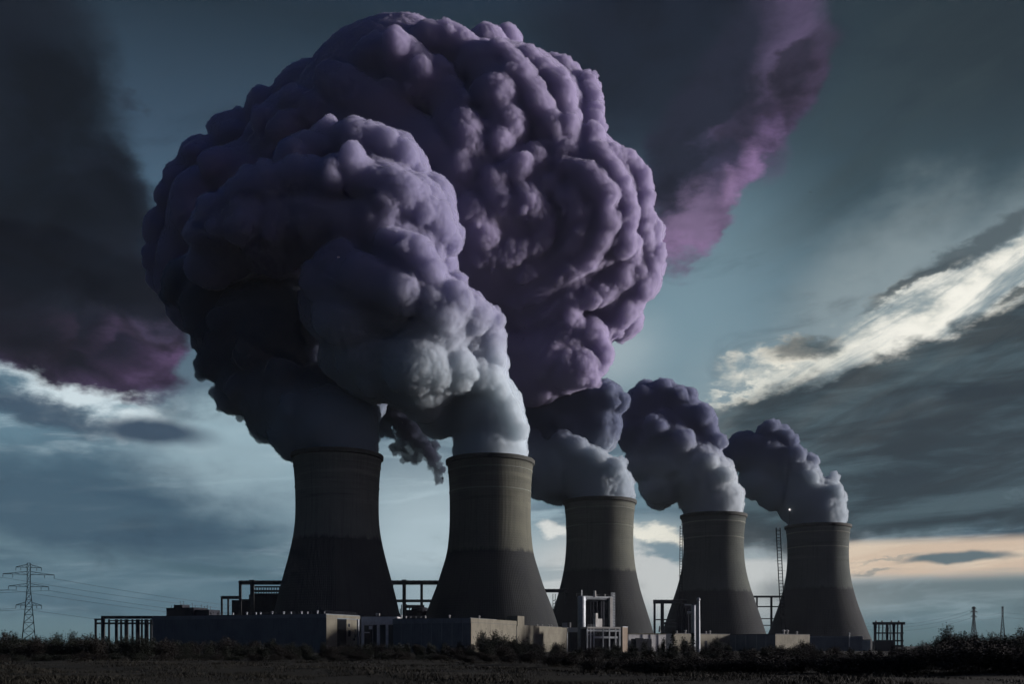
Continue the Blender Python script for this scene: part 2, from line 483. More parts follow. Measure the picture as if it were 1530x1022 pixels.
HI, LO = (0.118, 0.124, 0.10), (0.086, 0.092, 0.08)
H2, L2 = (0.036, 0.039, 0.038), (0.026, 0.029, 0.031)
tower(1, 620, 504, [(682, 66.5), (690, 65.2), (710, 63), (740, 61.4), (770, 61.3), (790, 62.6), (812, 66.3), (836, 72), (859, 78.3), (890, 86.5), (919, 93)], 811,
      'concrete cooling tower farthest left, above the roof of the long blue hall', (0.185, 0.195, 0.16), (0.14, 0.15, 0.13), (0.05, 0.054, 0.056), (0.036, 0.040, 0.043))  # concrete coloured paler to make up for the second tower's shadow
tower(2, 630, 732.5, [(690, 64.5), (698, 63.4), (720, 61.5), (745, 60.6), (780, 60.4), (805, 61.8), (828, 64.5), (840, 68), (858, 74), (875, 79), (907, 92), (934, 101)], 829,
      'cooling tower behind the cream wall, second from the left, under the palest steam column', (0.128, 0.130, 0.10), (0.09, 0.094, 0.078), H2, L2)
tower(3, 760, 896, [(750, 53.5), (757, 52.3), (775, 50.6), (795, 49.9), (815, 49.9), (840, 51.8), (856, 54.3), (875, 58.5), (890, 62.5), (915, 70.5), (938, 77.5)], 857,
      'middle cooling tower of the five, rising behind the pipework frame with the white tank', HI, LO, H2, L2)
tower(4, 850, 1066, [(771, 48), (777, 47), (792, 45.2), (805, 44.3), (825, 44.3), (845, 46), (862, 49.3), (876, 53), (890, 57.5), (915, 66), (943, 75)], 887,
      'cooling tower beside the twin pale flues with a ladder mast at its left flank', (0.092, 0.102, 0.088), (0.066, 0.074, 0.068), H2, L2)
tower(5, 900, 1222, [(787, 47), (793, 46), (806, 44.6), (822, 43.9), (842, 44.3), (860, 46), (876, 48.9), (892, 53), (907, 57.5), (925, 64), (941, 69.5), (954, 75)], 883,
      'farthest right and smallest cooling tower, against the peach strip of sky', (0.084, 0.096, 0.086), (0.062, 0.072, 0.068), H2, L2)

# ================================================================== steam
def smoke_mat(name, fresh, aged, z0, z1, dens=0.4, skin=0.16, veil=None):
    """droplet cloud filling the mesh, with a thin broken skin; colours are reflectances, fresh vapour below, tinted smoke above"""
    m = mat_new(name); T = m.node_tree
    def single(c): return tuple(1 - ((1 - x) / (1 + 1.32 * x)) ** 2 for x in c)     # reflectance -> scattering albedo of the droplets
    g = T.nodes.new('ShaderNodeNewGeometry'); s = T.nodes.new('ShaderNodeSeparateXYZ'); T.links.new(g.outputs['Position'], s.inputs[0])
    z = E(s.outputs[2]); P = g.outputs['Position']
    n1 = noise(P, 0.025, 3, 0.6)
    col = mixl(fresh, aged, smooth(z + (n1 - 0.5) * 50, z0, z1))
    o = T.nodes.new('ShaderNodeOutputMaterial'); d = T.nodes.new('ShaderNodeBsdfDiffuse'); t = T.nodes.new('ShaderNodeBsdfTransparent'); mx = T.nodes.new('ShaderNodeMixShader')
    T.links.new(col, d.inputs[0]); mx.inputs[0].default_value = skin
    f = noise(P, 0.22, 5, 0.65)
    b = T.nodes.new('ShaderNodeBump'); b.inputs['Strength'].default_value = 0.5; b.inputs['Distance'].default_value = 1.6
    T.links.new((E.m('ABSOLUTE', f - 0.5) * 2.0).v, b.inputs['Height']); T.links.new(b.outputs[0], d.inputs['Normal'])
    T.links.new(t.outputs[0], mx.inputs[1]); T.links.new(d.outputs[0], mx.inputs[2]); T.links.new(mx.outputs[0], o.inputs[0])
    v = T.nodes.new('ShaderNodeVolumeScatter'); v.inputs['Density'].default_value = dens; v.inputs['Anisotropy'].default_value = 0.25
    if fresh == aged: v.inputs['Color'].default_value = (*single(aged), 1)
    else: T.links.new(mixl(single(fresh), single(aged), smooth(z, z0, z1)), v.inputs['Color'])
    ab = T.nodes.new('ShaderNodeVolumeAbsorption'); ab.inputs['Density'].default_value = dens
    if v.inputs['Color'].is_linked: T.links.new(v.inputs['Color'].links[0].from_socket, ab.inputs['Color'])
    else: ab.inputs['Color'].default_value = v.inputs['Color'].default_value
    ad = T.nodes.new('ShaderNodeAddShader'); T.links.new(v.outputs[0], ad.inputs[0]); T.links.new(ab.outputs[0], ad.inputs[1])
    T.links.new(ad.outputs[0], o.inputs[1])
    return m


_ico = {}
def ico(k):
    if k not in _ico:
        bm = bmesh.new(); bmesh.ops.create_icosphere(bm, subdivisions=k, radius=1.0)
        v = np.array([x.co for x in bm.verts]); f = np.array([[q.index for q in x.verts] for x in bm.faces]); bm.free()
        _ico[k] = (v, f)
    return _ico[k]


def spheres_mesh(sets):
    V = []; Fc = []; k = 0
    for C, Rr, S, sub in sets:
        v, f = ico(sub); n = len(C)
        a = (v[None] * (Rr[:, None] * S)[:, None, :] + C[:, None, :]).reshape(-1, 3)
        b = (f[None] + (np.arange(n) * len(v))[:, None, None]).reshape(-1, 3) + k
        V.append(a); Fc.append(b); k += n * len(v)
    return np.concatenate(V), np.concatenate(Fc)


def mesh_np(name, V, Fc):
    me = bpy.data.meshes.new(name)
    me.vertices.add(len(V)); me.vertices.foreach_set('co', V.astype(np.float32).ravel())
    me.loops.add(Fc.size); me.loops.foreach_set('vertex_index', Fc.astype(np.int32).ravel())
    me.polygons.add(len(Fc)); me.polygons.foreach_set('loop_start', np.arange(0, Fc.size, Fc.shape[1], dtype=np.int32))
    me.update(calc_edges=True); return me


def fib(n, rng):
    i = np.arange(n) + 0.5; ph = np.arccos(1 - 2 * i / n); th = math.pi * (1 + 5 ** 0.5) * i + rng.uniform(0, 6.28)
    d = np.stack([np.cos(th) * np.sin(ph), np.sin(th) * np.sin(ph), np.cos(ph)], 1)
    d += rng.normal(0, 0.16, d.shape); return d / np.linalg.norm(d, axis=1)[:, None]


def deep(C, r, PC, PR, k):
    """True where a ball lies so deep in one of the parent balls that it cannot show"""
    out = np.zeros(len(C), bool)
    for i in range(0, len(C), 2000):
        d = np.linalg.norm(C[i:i + 2000, None] - PC[None], axis=2)
        out[i:i + 2000] = ((PR[None] - d) > k * r[i:i + 2000, None]).any(1)
    return out


def front(C, Rr, o, d):
    """nearest hit of a ray from the field with a set of balls"""
    oc = o - C; b = oc @ d; c = (oc * oc).sum(1) - Rr ** 2; h = b * b - c
    ok = h > 0
    return (-b[ok] - np.sqrt(h[ok])).min() if ok.any() else None


T_BILLOW = bpy.data.textures.new('billow', 'CLOUDS'); T_BILLOW.noise_type = 'HARD_NOISE'; T_BILLOW.noise_scale = 13.0; T_BILLOW.noise_depth = 3
T_WISP = bpy.data.textures.new('wisp', 'CLOUDS'); T_WISP.noise_type = 'HARD_NOISE'; T_WISP.noise_scale = 2.0; T_WISP.noise_depth = 3
T_CURL = bpy.data.textures.new('curl', 'CLOUDS'); T_CURL.noise_type = 'HARD_NOISE'; T_CURL.noise_scale = 5.0; T_CURL.noise_depth = 3


def plume(name, Y0, balls, lobes, mat, label, seed, voxel=1.0, calm=None, disp=(3.0, 1.6), n1=18, n2=9, g='steam plumes blowing from the cooling towers', sz=(0.30, 0.55), soft=4):
    """balls: (photo x, y, radius, metres farther back); lobes sit on the front of them; calm = (y_lo, y_hi): smooth below"""
    rng = np.random.default_rng(seed)
    C = []; Rr = []; K = []
    def put(px, py, r, dy):
        Y = Y0 + dy; C.append(at(px, py, Y)); Rr.append(r / F * Y); K.append(py)
    for b in balls: put(*b)
    c0 = np.array(C); r0 = np.array(Rr); o = np.array((0, 0, CZ))
    def seat(px, py, r, out):
        d = np.array(at(px, py, 1.0)) - o; d /= np.linalg.norm(d)
        t = front(c0, r0, o, d)
        if t is None: t = np.linalg.norm(c0.mean(0) - o)
        p = o + d * t; rr = r / F * p[1]
        return np.array((*(p + d * rr * (1 - out)), rr))
    for L in lobes:
        if isinstance(L, tuple):
            q = seat(*L, 0.6); C.append(q[:3]); Rr.append(q[3]); K.append(L[1]); continue
        q = np.array([seat(*k, 0.55) for k in L])                # a fold: balls strung along a line
        for i in range(len(q) - 1):
            n = max(1, int(np.linalg.norm(q[i + 1, :3] - q[i, :3]) / (0.45 * min(q[i, 3], q[i + 1, 3]))))
            for k in range(n + (i == len(q) - 2)):
                w = q[i] + (q[i + 1] - q[i]) * k / n
                w[:3] += rng.normal(0, 0.07 * w[3], 3); C.append(w[:3]); Rr.append(w[3] * rng.uniform(0.88, 1.1)); K.append(L[0][1])
    C = np.array(C); Rr = np.array(Rr); K = np.array(K)
    act = np.ones(len(C)) if calm is None else np.clip((calm[1] - K) / (calm[1] - calm[0]), 0, 1)
    c1 = []; r1 = []; a1 = []
    for c, r, a in zip(C, Rr, act):
        if a < 0.02: continue
        n = max(4, int(n1 * (0.4 + 0.6 * a))); d = fib(n, rng); rad = r * rng.uniform(sz[0], sz[1], n) * (0.6 + 0.4 * a)
        c1.append(c + d * (r - rad * (rng.uniform(0.50, 0.85, n) + (1 - a) * 0.3))[:, None]); r1.append(rad); a1.append(np.full(n, a))
    c1 = np.concatenate(c1); r1 = np.concatenate(r1); a1 = np.concatenate(a1)
    keep = ~deep(c1, r1, C, Rr, 0.55); c1, r1, a1 = c1[keep], r1[keep], a1[keep]
    c2 = []; r2 = []
    for c, r, a in zip(c1, r1, a1):
        if r < 3.0 * voxel: continue
        n = max(3, int(n2 * a)); d = fib(n, rng); rad = r * rng.uniform(0.28, 0.55, n) * (0.6 + 0.4 * a)
        c2.append(c + d * (r - rad * rng.uniform(0.45, 0.85, n))[:, None]); r2.append(rad)
    c2 = np.concatenate(c2); r2 = np.concatenate(r2)
    keep = (r2 > 1.1 * voxel) & ~deep(c2, r2, C, Rr, 0.3); c2, r2 = c2[keep], r2[keep]
    keep = ~deep(c2, r2, c1, r1, 0.5); c2, r2 = c2[keep], r2[keep]
    S = lambda n, s: 1 + rng.uniform(-s, s, (n, 3))
    V, Fc = spheres_mesh([(C, Rr, S(len(C), 0.03), 4), (c1, r1, S(len(c1), 0.24), 3), (c2, r2, S(len(c2), 0.26), 2)])
    me = mesh_np(name, V, Fc)
    tmp = bpy.data.objects.new(name, me); COL.objects.link(tmp)
    md = tmp.modifiers.new('fuse', 'REMESH'); md.mode = 'VOXEL'; md.voxel_size = voxel; md.use_smooth_shade = True
    md = tmp.modifiers.new('soften', 'SMOOTH'); md.factor = 0.5; md.iterations = soft
    for T, s in ((T_BILLOW, disp[0]), (T_CURL, disp[1]), (T_WISP, 1.3)):
        md = tmp.modifiers.new('billow', 'DISPLACE'); md.texture = T; md.texture_coords = 'LOCAL'; md.strength = s; md.mid_level = 0.35
    dg = bpy.context.evaluated_depsgraph_get()
    m2 = bpy.data.meshes.new_from_object(tmp.evaluated_get(dg), depsgraph=dg)
    bpy.data.objects.remove(tmp); bpy.data.meshes.remove(me)
    m2.name = name; m2.materials.clear(); m2.materials.append(mat)
    m2.polygons.foreach_set('use_smooth', np.ones(len(m2.polygons), bool))
    ob = bpy.data.objects.new(name, m2); COL.objects.link(ob)
    print(name, len(C), len(c1), len(c2), 'faces', len(m2.polygons))
    return tag(ob, label, 'steam' if name == 'steam_plume' else 'smoke', g if name == 'steam_plume' else None)


WHITE = (0.47, 0.58, 0.67)
MAUVE = (0.31, 0.275, 0.435)
# --- the giant cloud
dome = [(600, 215, 165, 0), (745, 235, 150, 0), (700, 330, 160, -10), (850, 320, 118, -10), (480, 255, 115, -10), (395, 310, 95, -10), (330, 340, 80, -10), (300, 390, 65, 0),
        (590, 108, 62, 10), (650, 117, 68, 10), (720, 120, 66, 0), (540, 126, 58, 10), (492, 138, 52, 10), (458, 160, 40, 10), (412, 192, 50, 10), (362, 212, 46, 10), (312, 252, 48, 10),
        (278, 300, 44, 10), (250, 345, 36, 10), (240, 385, 28, 10), (270, 420, 40, 10), (757, 60, 25, 0), (795, 128, 50, 0), (835, 140, 48, 0), (852, 190, 38, 0),
        (905, 275, 52, 0), (930, 275, 36, 0), (930, 330, 48, 0), (948, 372, 42, 0), (955, 418, 36, 0), (930, 445, 38, 0), (885, 430, 60, 0), (830, 420, 70, -10), (770, 420, 75, -10),
        (930, 475, 34, 20), (890, 490, 34, 20), (832, 528, 66, 0), (862, 535, 44, -5), (800, 560, 50, 0), (760, 520, 60, 10), (680, 430, 110, 0), (700, 540, 70, 25),
        (620, 580, 60, -20), (540, 560, 50, -20)]
folds = [[(872, 120, 18), (885, 150, 20), (884, 195, 20), (890, 225, 18), (918, 258, 18), (940, 310, 18), (932, 345, 20), (944, 380, 20), (925, 412, 20)],
         [(905, 225, 14), (945, 245, 16), (962, 280, 18), (958, 315, 16), (974, 345, 16), (978, 390, 18), (958, 430, 18)],
         [(790, 90, 22), (835, 130, 24), (846, 175, 24), (850, 225, 20), (828, 262, 20), (798, 290, 20)],
         [(745, 90, 30), (790, 145, 34), (818, 190, 30), (812, 230, 26), (775, 252, 24), (735, 268, 22)],
         [(838, 250, 20), (878, 262, 22), (902, 290, 22), (906, 330, 22), (886, 372, 22), (855, 402, 22), (812, 430, 20), (772, 448, 18)],
         [(815, 280, 18), (845, 300, 20), (866, 330, 20), (855, 365, 20), (818, 392, 20), (778, 408, 18)],
         [(740, 300, 30), (795, 305, 30), (816, 335, 24), (800, 362, 22), (752, 378, 20), (715, 385, 18)],
         [(960, 335, 14), (966, 370, 16), (950, 405, 18), (915, 430, 20), (870, 446, 20), (822, 460, 18), (780, 478, 16)],
         [(640, 60, 30), (700, 85, 34), (740, 135, 40), (752, 180, 34), (740, 215, 28)],
         [(560, 75, 28), (610, 105, 40), (660, 150, 42), (690, 200, 38), (692, 245, 30), (670, 275, 26)],
         [(490, 115, 26), (530, 140, 36), (580, 170, 40), (620, 205, 36)], [(560, 195, 36), (620, 215, 40), (668, 240, 32)],
         [(440, 150, 24), (480, 175, 32), (540, 190, 30)], [(880, 500, 22), (905, 490, 20), (935, 468, 18)], [(770, 520, 34), (820, 535, 40), (862, 548, 34)], [(850, 480, 22), (890, 505, 22), (900, 535, 18), (885, 560, 16)],
         (930, 362, 26), (700, 320, 34), (430, 190, 26), (395, 180, 22), (350, 200, 22), (300, 235, 26), (270, 270, 24), (330, 250, 30), (290, 320, 30), (720, 350, 30), (650, 290, 36)]
plume('smoke_cloud', 745, dome, folds, smoke_mat('violet_smoke', MAUVE, MAUVE, 120, 190, 0.42, 0.15), 'giant violet mushroom cloud billowing over the power station', 11, 1.1, None, (3.2, 2.0), 14, 8, sz=(0.26, 0.72))
# --- second tower: the pale column and the shelf it feeds
p2 = [(732, 700, 58, 0), (732, 672, 59, 0), (735, 645, 56, 0), (724, 615, 60, -2), (702, 572, 62, -5), (692, 530, 64, -8), (684, 488, 58, -22), (640, 478, 72, -36), (598, 440, 72, -44),
      (592, 398, 46, -44), (540, 450, 70, -40), (500, 460, 55, -30), (560, 530, 72, -20), (625, 550, 72, -26), (660, 610, 46, 0),
      (622, 335, 66, -20), (560, 315, 78, -30), (480, 330, 76, -35), (400, 340, 70, -35), (342, 356, 60, -30), (540, 250, 52, -25), (475, 252, 42, -25), (600, 255, 44, -20),
      (656, 350, 34, -10), (655, 392, 32, -10), (640, 300, 42, -15), (420, 430, 100, 25), (352, 450, 76, 25), (480, 520, 62, 25), (410, 530, 62, 25), (500, 470, 60, 10)]
l2 = [[(500, 395, 30), (550, 370, 34), (605, 375, 32), (640, 405, 28), (650, 440, 24)], [(640, 455, 30), (690, 455, 32), (722, 475, 24), (738, 512, 22), (744, 545, 18)],
      [(480, 430, 34), (540, 420, 38), (600, 440, 34)], [(640, 560, 30), (690, 555, 34), (735, 572, 26), (760, 610, 20), (775, 645, 16)],
      [(430, 235, 26), (490, 215, 30), (550, 212, 32), (600, 232, 26)], [(320, 320, 28), (370, 290, 32), (440, 272, 36), (520, 270, 38), (590, 285, 36), (650, 325, 26), (672, 365, 20)],
      [(300, 350, 26), (360, 330, 36), (430, 325, 38), (510, 335, 38), (590, 340, 36), (645, 375, 24)]]
plume('steam_plume', 630, p2, l2, smoke_mat('pale_steam', WHITE, (0.27, 0.26, 0.40), 160, 225, 0.36, 0.15), 'tall front steam column, white above the second tower and violet higher up', 22, 0.85, (600, 690), (3.0, 1.9), 12, 8, sz=(0.28, 0.74))
# --- first tower: dark smoke leaning to the left
p1 = [(504, 692, 60, 0), (504, 664, 62, 0), (512, 640, 56, 0), (488, 640, 66, 0), (452, 640, 54, 0), (440, 605, 62, 5), (410, 585, 62, 8), (372, 570, 50, 10), (352, 530, 56, 12), (330, 500, 44, 15),
      (318, 455, 52, 15), (285, 425, 42, 18), (400, 505, 88, 15), (480, 590, 50, 10), (545, 622, 26, 10), (400, 640, 18, 5), (345, 595, 26, 8), (310, 545, 22, 10),
      (545, 600, 34, 40)]
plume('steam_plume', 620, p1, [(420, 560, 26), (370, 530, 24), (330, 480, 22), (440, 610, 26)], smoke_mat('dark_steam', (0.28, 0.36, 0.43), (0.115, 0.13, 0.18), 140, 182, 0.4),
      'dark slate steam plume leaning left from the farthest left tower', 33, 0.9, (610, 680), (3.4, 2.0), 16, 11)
# --- third, fourth and fifth tower
p3 = [(896, 758, 48, 0), (892, 728, 50, 0), (906, 730, 42, 0), (872, 708, 46, 0), (845, 695, 44, 0), (826, 705, 42, 0), (812, 722, 28, 0), (800, 690, 40, 0), (842, 642, 46, 10), (884, 608, 40, 10), (903, 602, 34, 10),
      (838, 605, 48, 12), (800, 620, 48, 15), (888, 640, 42, 10), (925, 738, 24, 0)]
plume('steam_plume', 760, p3, [(860, 672, 22), (890, 690, 22), (920, 700, 18), (880, 585, 18), (905, 585, 16), (840, 660, 20)], smoke_mat('slate_steam', (0.32, 0.38, 0.44), (0.115, 0.135, 0.20), 145, 172, 0.4),
      'low slate steam plume over the middle tower, folding into the giant cloud', 44, 0.72, (715, 752), (3.6, 2.2), 18, 12, soft=2, sz=(0.28, 0.6))
p4 = [(1066, 778, 44, 0), (1066, 750, 46, 0), (1054, 722, 48, 0), (1032, 702, 52, 0), (1002, 682, 54, 0), (985, 655, 52, 0), (962, 642, 44, 0), (968, 612, 40, 0), (988, 595, 28, 0), (1008, 604, 30, 0), (1038, 632, 34, 0),
      (1048, 655, 30, 0), (1018, 628, 38, 0), (1056, 674, 24, 0), (988, 722, 36, 0), (965, 690, 34, 0)]
plume('steam_plume', 850, p4, [(960, 590, 16), (990, 580, 16), (1015, 590, 14), (1050, 620, 18), (1070, 660, 14), (1020, 660, 22), (980, 640, 24), (1060, 690, 16), (1085, 710, 14)],
      smoke_mat('grey_violet_steam', (0.40, 0.46, 0.51), (0.14, 0.155, 0.235), 150, 185, 0.4), 'upright cauliflower steam plume over the tower beside the twin flues', 55, 0.75, (735, 773), (3.6, 2.2), 18, 12, soft=2, sz=(0.28, 0.6))
p5 = [(1221, 794, 43, 0), (1222, 768, 43, 0), (1230, 748, 34, 0), (1202, 748, 42, 0), (1190, 714, 36, 0), (1166, 694, 36, 0), (1142, 684, 38, 0), (1152, 654, 26, 0), (1172, 668, 22, 0), (1112, 674, 30, 0), (1094, 684, 22, 0),
      (1132, 718, 30, 0), (1155, 736, 28, 0), (1240, 726, 16, 0), (1246, 713, 9, 0)]
plume('steam_plume', 900, p5, [(1150, 640, 14), (1175, 655, 14), (1190, 680, 16), (1130, 660, 14), (1210, 715, 14), (1250, 735, 12)],
      smoke_mat('thin_grey_steam', (0.32, 0.38, 0.43), (0.13, 0.15, 0.22), 150, 185, 0.4), 'smallest steam plume, trailing left from the farthest right tower', 66, 0.72, (745, 788), (3.4, 2.2), 18, 12, soft=2, sz=(0.28, 0.6))
# --- torn dark smoke hanging between the first two towers
pw = [(590, 612, 30, 0), (575, 640, 18, 0), (612, 645, 22, 0), (598, 668, 15, 0), (632, 668, 17, 0), (620, 684, 12, 0), (646, 686, 14, 0), (655, 702, 11, 0), (658, 716, 8, 0), (630, 640, 20, 0), (640, 672, 16, 0), (606, 680, 12, 0), (560, 610, 24, 0)]
plume('smoke_wisp', 705, pw, [], smoke_mat('torn_smoke', (0.03, 0.034, 0.05), (0.03, 0.034, 0.05), 0, 1, 0.32, 0.05), 'ragged dark smoke wisp hanging between the first and the second tower', 77, 0.6, None, (8.0, 5.0), 16, 10, sz=(0.25, 0.7), soft=2)

# ================================================================== plant buildings
M_BLUE = plain('blue_grey_cladding', (0.125, 0.155, 0.18), (0.10, 0.128, 0.15), 0.15)
M_BLUE2 = plain('blue_fascia', (0.18, 0.215, 0.24), (0.15, 0.18, 0.20), 0.2)
M_ROOF = plain('roof_felt', (0.06, 0.065, 0.07))
M_STEEL = plain('dark_steel', (0.045, 0.05, 0.055), (0.03, 0.03, 0.03), 0.6, 0.6, 0.4, 0.3)
M_DARK = plain('sooty_cladding', (0.035, 0.038, 0.046), (0.026, 0.028, 0.034), 0.2, 0.95, 0.05)
M_GALV = plain('galvanised_steel', (0.32, 0.35, 0.37), (0.22, 0.25, 0.27), 0.5, 0.55, 0.4, 0.4)
M_WHITE = plain('white_paint', (0.42, 0.42, 0.40), (0.34, 0.34, 0.32), 0.4)
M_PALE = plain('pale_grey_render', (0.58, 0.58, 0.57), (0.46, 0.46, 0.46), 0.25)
M_BAY_SHADE = surf(mat_new('bay_shade'), (0.008, 0.009, 0.011), 0.95, 0.02)
M_PYLON = surf(mat_new('weathered_lattice'), (0.016, 0.017, 0.019), 0.9, 0.05)
M_GLASS = surf(mat_new('dark_window'), (0.012, 0.014, 0.018), 0.15, 0.5)
M_PINK = plain('buff_panel', (0.36, 0.29, 0.22), (0.30, 0.24, 0.18), 0.3)


def cladding(name, a, b, pitch=1.1):
    m = mat_new(name); v, x, y, z = coords()
    n = noise(v, 0.22, 6, 0.6); s = noise(vec(x * 0.9, y * 0.9, z * 0.08), 1.0, 5, 0.65)
    col = mixl(a, b, smooth(n, 0.38, 0.64))
    col = mixl(col, tuple(c * 0.6 for c in a), smooth(s, 0.50, 0.74) * 0.6)
    j = E.m('PINGPONG', y * (0.5 / 5.2), 0.5); k = E.m('PINGPONG', z * (0.5 / 2.4), 0.5)
    col = mixl(col, tuple(c * 0.55 for c in a), emax(smooth(j, 0.03, 0.0), smooth(k, 0.035, 0.0)) * 0.45)
    rib = E.m('PINGPONG', (x + y) * (1 / pitch), 0.5)
    return surf(m, col, 0.85, 0.2, rib, 0.3, 0.1)


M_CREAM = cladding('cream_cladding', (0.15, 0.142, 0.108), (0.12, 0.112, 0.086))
ROT = R(-22.2)


def ground_at(px, Y): return Vector(((px - 765) / F * Y, Y, 0))
def zat(py, Y): return CZ + (HORIZ - py) / F * Y
def bx(name, x0, y0, z0, x1, y1, z1, mat, par): return MB().box(x0, y0, z0, x1, y1, z1).build(name, mat, par)


def railing(par, pts, h=1.1, step=2.5, mat=None, r=0.06):
    m = MB()
    for p, q in zip(pts, pts[1:]):
        p, q = Vector(p), Vector(q); n = max(1, int((q - p).length / step))
        for i in range(n + 1):
            a = p.lerp(q, i / n); m.bar(a, a + Vector((0, 0, h)), r * 1.4)
        for k in (1.0, 0.5): m.bar(p + Vector((0, 0, h * k)), q + Vector((0, 0, h * k)), r * 1.4)
    return m.build('railing', mat or M_GALV, par)


def roof_vent(par, x, y, z, s=1.0, mat=None):
    v = MB().tube((x, y, z), (x, y, z + 0.9 * s), 0.32 * s, 10).lathe([(0.02, 1.5 * s), (0.42 * s, 1.25 * s), (0.6 * s, 0.9 * s), (0.0, 0.9 * s)], 10, (x, y, z))
    return v.build('roof_vent', mat or M_WHITE, par)


# long blue hall, farthest left
h = empty('factory_hall', ground_at(487, 430), 'long low blue grey hall with a cream gable end, left of the plant', 'factory hall', None, ROT)
H = zat(918, 430)
bx('wall', -95, 0, 0, 0, 28, H - 1.6, M_BLUE, h)
bx('fascia', -95.15, -0.15, H - 1.6, 0.15, 28.15, H, M_BLUE2, h)
bx('roof', -94.6, 0.3, H, -0.3, 27.7, H + 0.25, M_ROOF, h)
bx('gable_panel', 0, 0.05, 0, 0.22, 8.6, H - 1.55, M_CREAM, h)
bx('gable_panel', 0, 16.4, 0, 0.22, 25.2, H - 1.9, M_CREAM, h)
bx('loading_bay', 0, 8.7, 0, 0.12, 16.3, H - 1.9, M_BAY_SHADE, h)  # flat panel; shade of an open bay painted near black, no recess cut
bx('gable_fascia', 0.16, 0.0, H - 1.5, 0.26, 28.1, H - 0.2, M_CREAM, h)
bx('corner_panel', 0, 25.3, 0, 0.14, 28, H - 1.8, M_DARK, h)
for y0, z0, w, hh in ((17.6, 11.5, 1.6, 1.6), (17.6, 7.2, 2.2, 3.0), (21.2, 5.5, 2.4, 1.1), (23.2, 6.8, 1.3, 3.8)):
    f = bx('window', 0.22, y0, z0, 0.30, y0 + w, z0 + hh, M_STEEL, h); bx('pane', 0.30, y0 + 0.15, z0 + 0.15, 0.32, y0 + w - 0.15, z0 + hh - 0.15, M_GLASS, f)
bx('downpipe', 0, 26.2, 0, 0.5, 26.7, H - 1.7, M_GALV, h)
railing(h, [(-58, 0.8, H + 0.25), (-1, 0.8, H + 0.25), (-1, 27, H + 0.25)], 1.2, 2.2, M_DARK)
for x in (-52, -46, -41, -37, -30, -26, -20, -15.5, -12, -7, -4): roof_vent(h, x, 3 + (x * 7 % 5), H + 0.25, 0.8 + (x * 3 % 4) * 0.12, M_GALV)
# rooftop plant room with its aerials
pr = MB().box(-92, 6, H + 0.25, -76, 16, H + 4.2).box(-88.5, 7, H + 4.2, -83.5, 12, H + 5.6).box(-76, 7, H + 0.25, -68, 15, H + 3.1)
pr = pr.build('plant_room', M_DARK, h)
rr = random.Random(3)
for i in range(15):
    x = -91.5 + i * 1.75; zb = H + (5.6 if -88 < x < -84 else 4.2 if x < -76.3 else 3.1)
    if x > -68.5: zb = H + 0.25
    t = rr.uniform(0.8, 2.6)
    MB().tube((x, 9, zb), (x, 9, zb + t), 0.09, 5).bar((x - 0.4, 9, zb + t * 0.8), (x + 0.4, 9, zb + t * 0.8), 0.1).build('aerial', M_STEEL, pr)
for x in (-62, -66, -60): roof_vent(h, x, 6, H + 0.25, 1.0, M_DARK)

# open canopy frame at the far left end
Y = 500
g = empty('loading_canopy', ground_at(143, Y), 'open steel canopy with a row of posts at the far left end of the plant', 'canopy')
k = Y / F
for px, top, w in ((143, 925, 0.9), (154, 922, 1.5), (163, 926, 0.8), (174, 926, 1.2), (181, 926, 0.8), (189, 926, 1.5), (198, 926, 0.8), (206, 926, 1.6), (212, 926, 0.8), (219, 926, 1.6), (226, 926, 1.0)):
    x = (px - 143) * k; bx('post', x - w / 2, -w / 2, 0, x + w / 2, w / 2, zat(top, Y), M_STEEL, g)
MB().bar((-0.6, 0, zat(926, Y)), (12 * k, 0, zat(926, Y)), 0.8).bar((9 * k, 0, zat(923, Y)), (96 * k, 0, zat(923, Y)), 1.2, 1.5).bar((0, 0, zat(932, Y)), (95 * k, 0, zat(932, Y)), 0.9).bar((20 * k, 0, zat(928, Y)), (95 * k, 0, zat(928, Y)), 0.5).build('beam', M_STEEL, g)
MB().box(9 * k, 0.9, zat(922, Y), 95 * k, 9, zat(922, Y) + 0.4).build('roof', M_STEEL, g)

# boiler house and pipe bridge left of the first tower
Y = 652; k = Y / F
b = empty('boiler_house', ground_at(400, Y), 'dark boiler house in front of the first tower, louvred at the top', 'boiler house')
MB().box(-28 * k, 0, 0, 26 * k, 16, zat(889, Y)).box(-55 * k, 2, 0, -28 * k, 14, zat(897, Y)).build('wall', M_DARK, b)
for i in range(11):
    x = (-18 + i * 3.9) * k; bx('louvre_post', x - 0.25, 0.4, zat(889, Y), x + 0.25, 0.9, zat(877.5, Y), M_DARK, b)
MB().bar((-20 * k, 0.6, zat(883.5, Y)), (24 * k, 0.6, zat(883.5, Y)), 0.5, 1.4).bar((-20 * k, 0.6, zat(888, Y)), (24 * k, 0.6, zat(888, Y)), 0.5, 0.8).bar((-20 * k, 0.6, zat(877.3, Y)), (24 * k, 0.6, zat(877.3, Y)), 0.5, 1.0).build('louvre', M_DARK, b)
MB().box(-20 * k, 2, zat(876.6, Y), 24 * k, 14, zat(876.4, Y)).build('roof', M_ROOF, b)


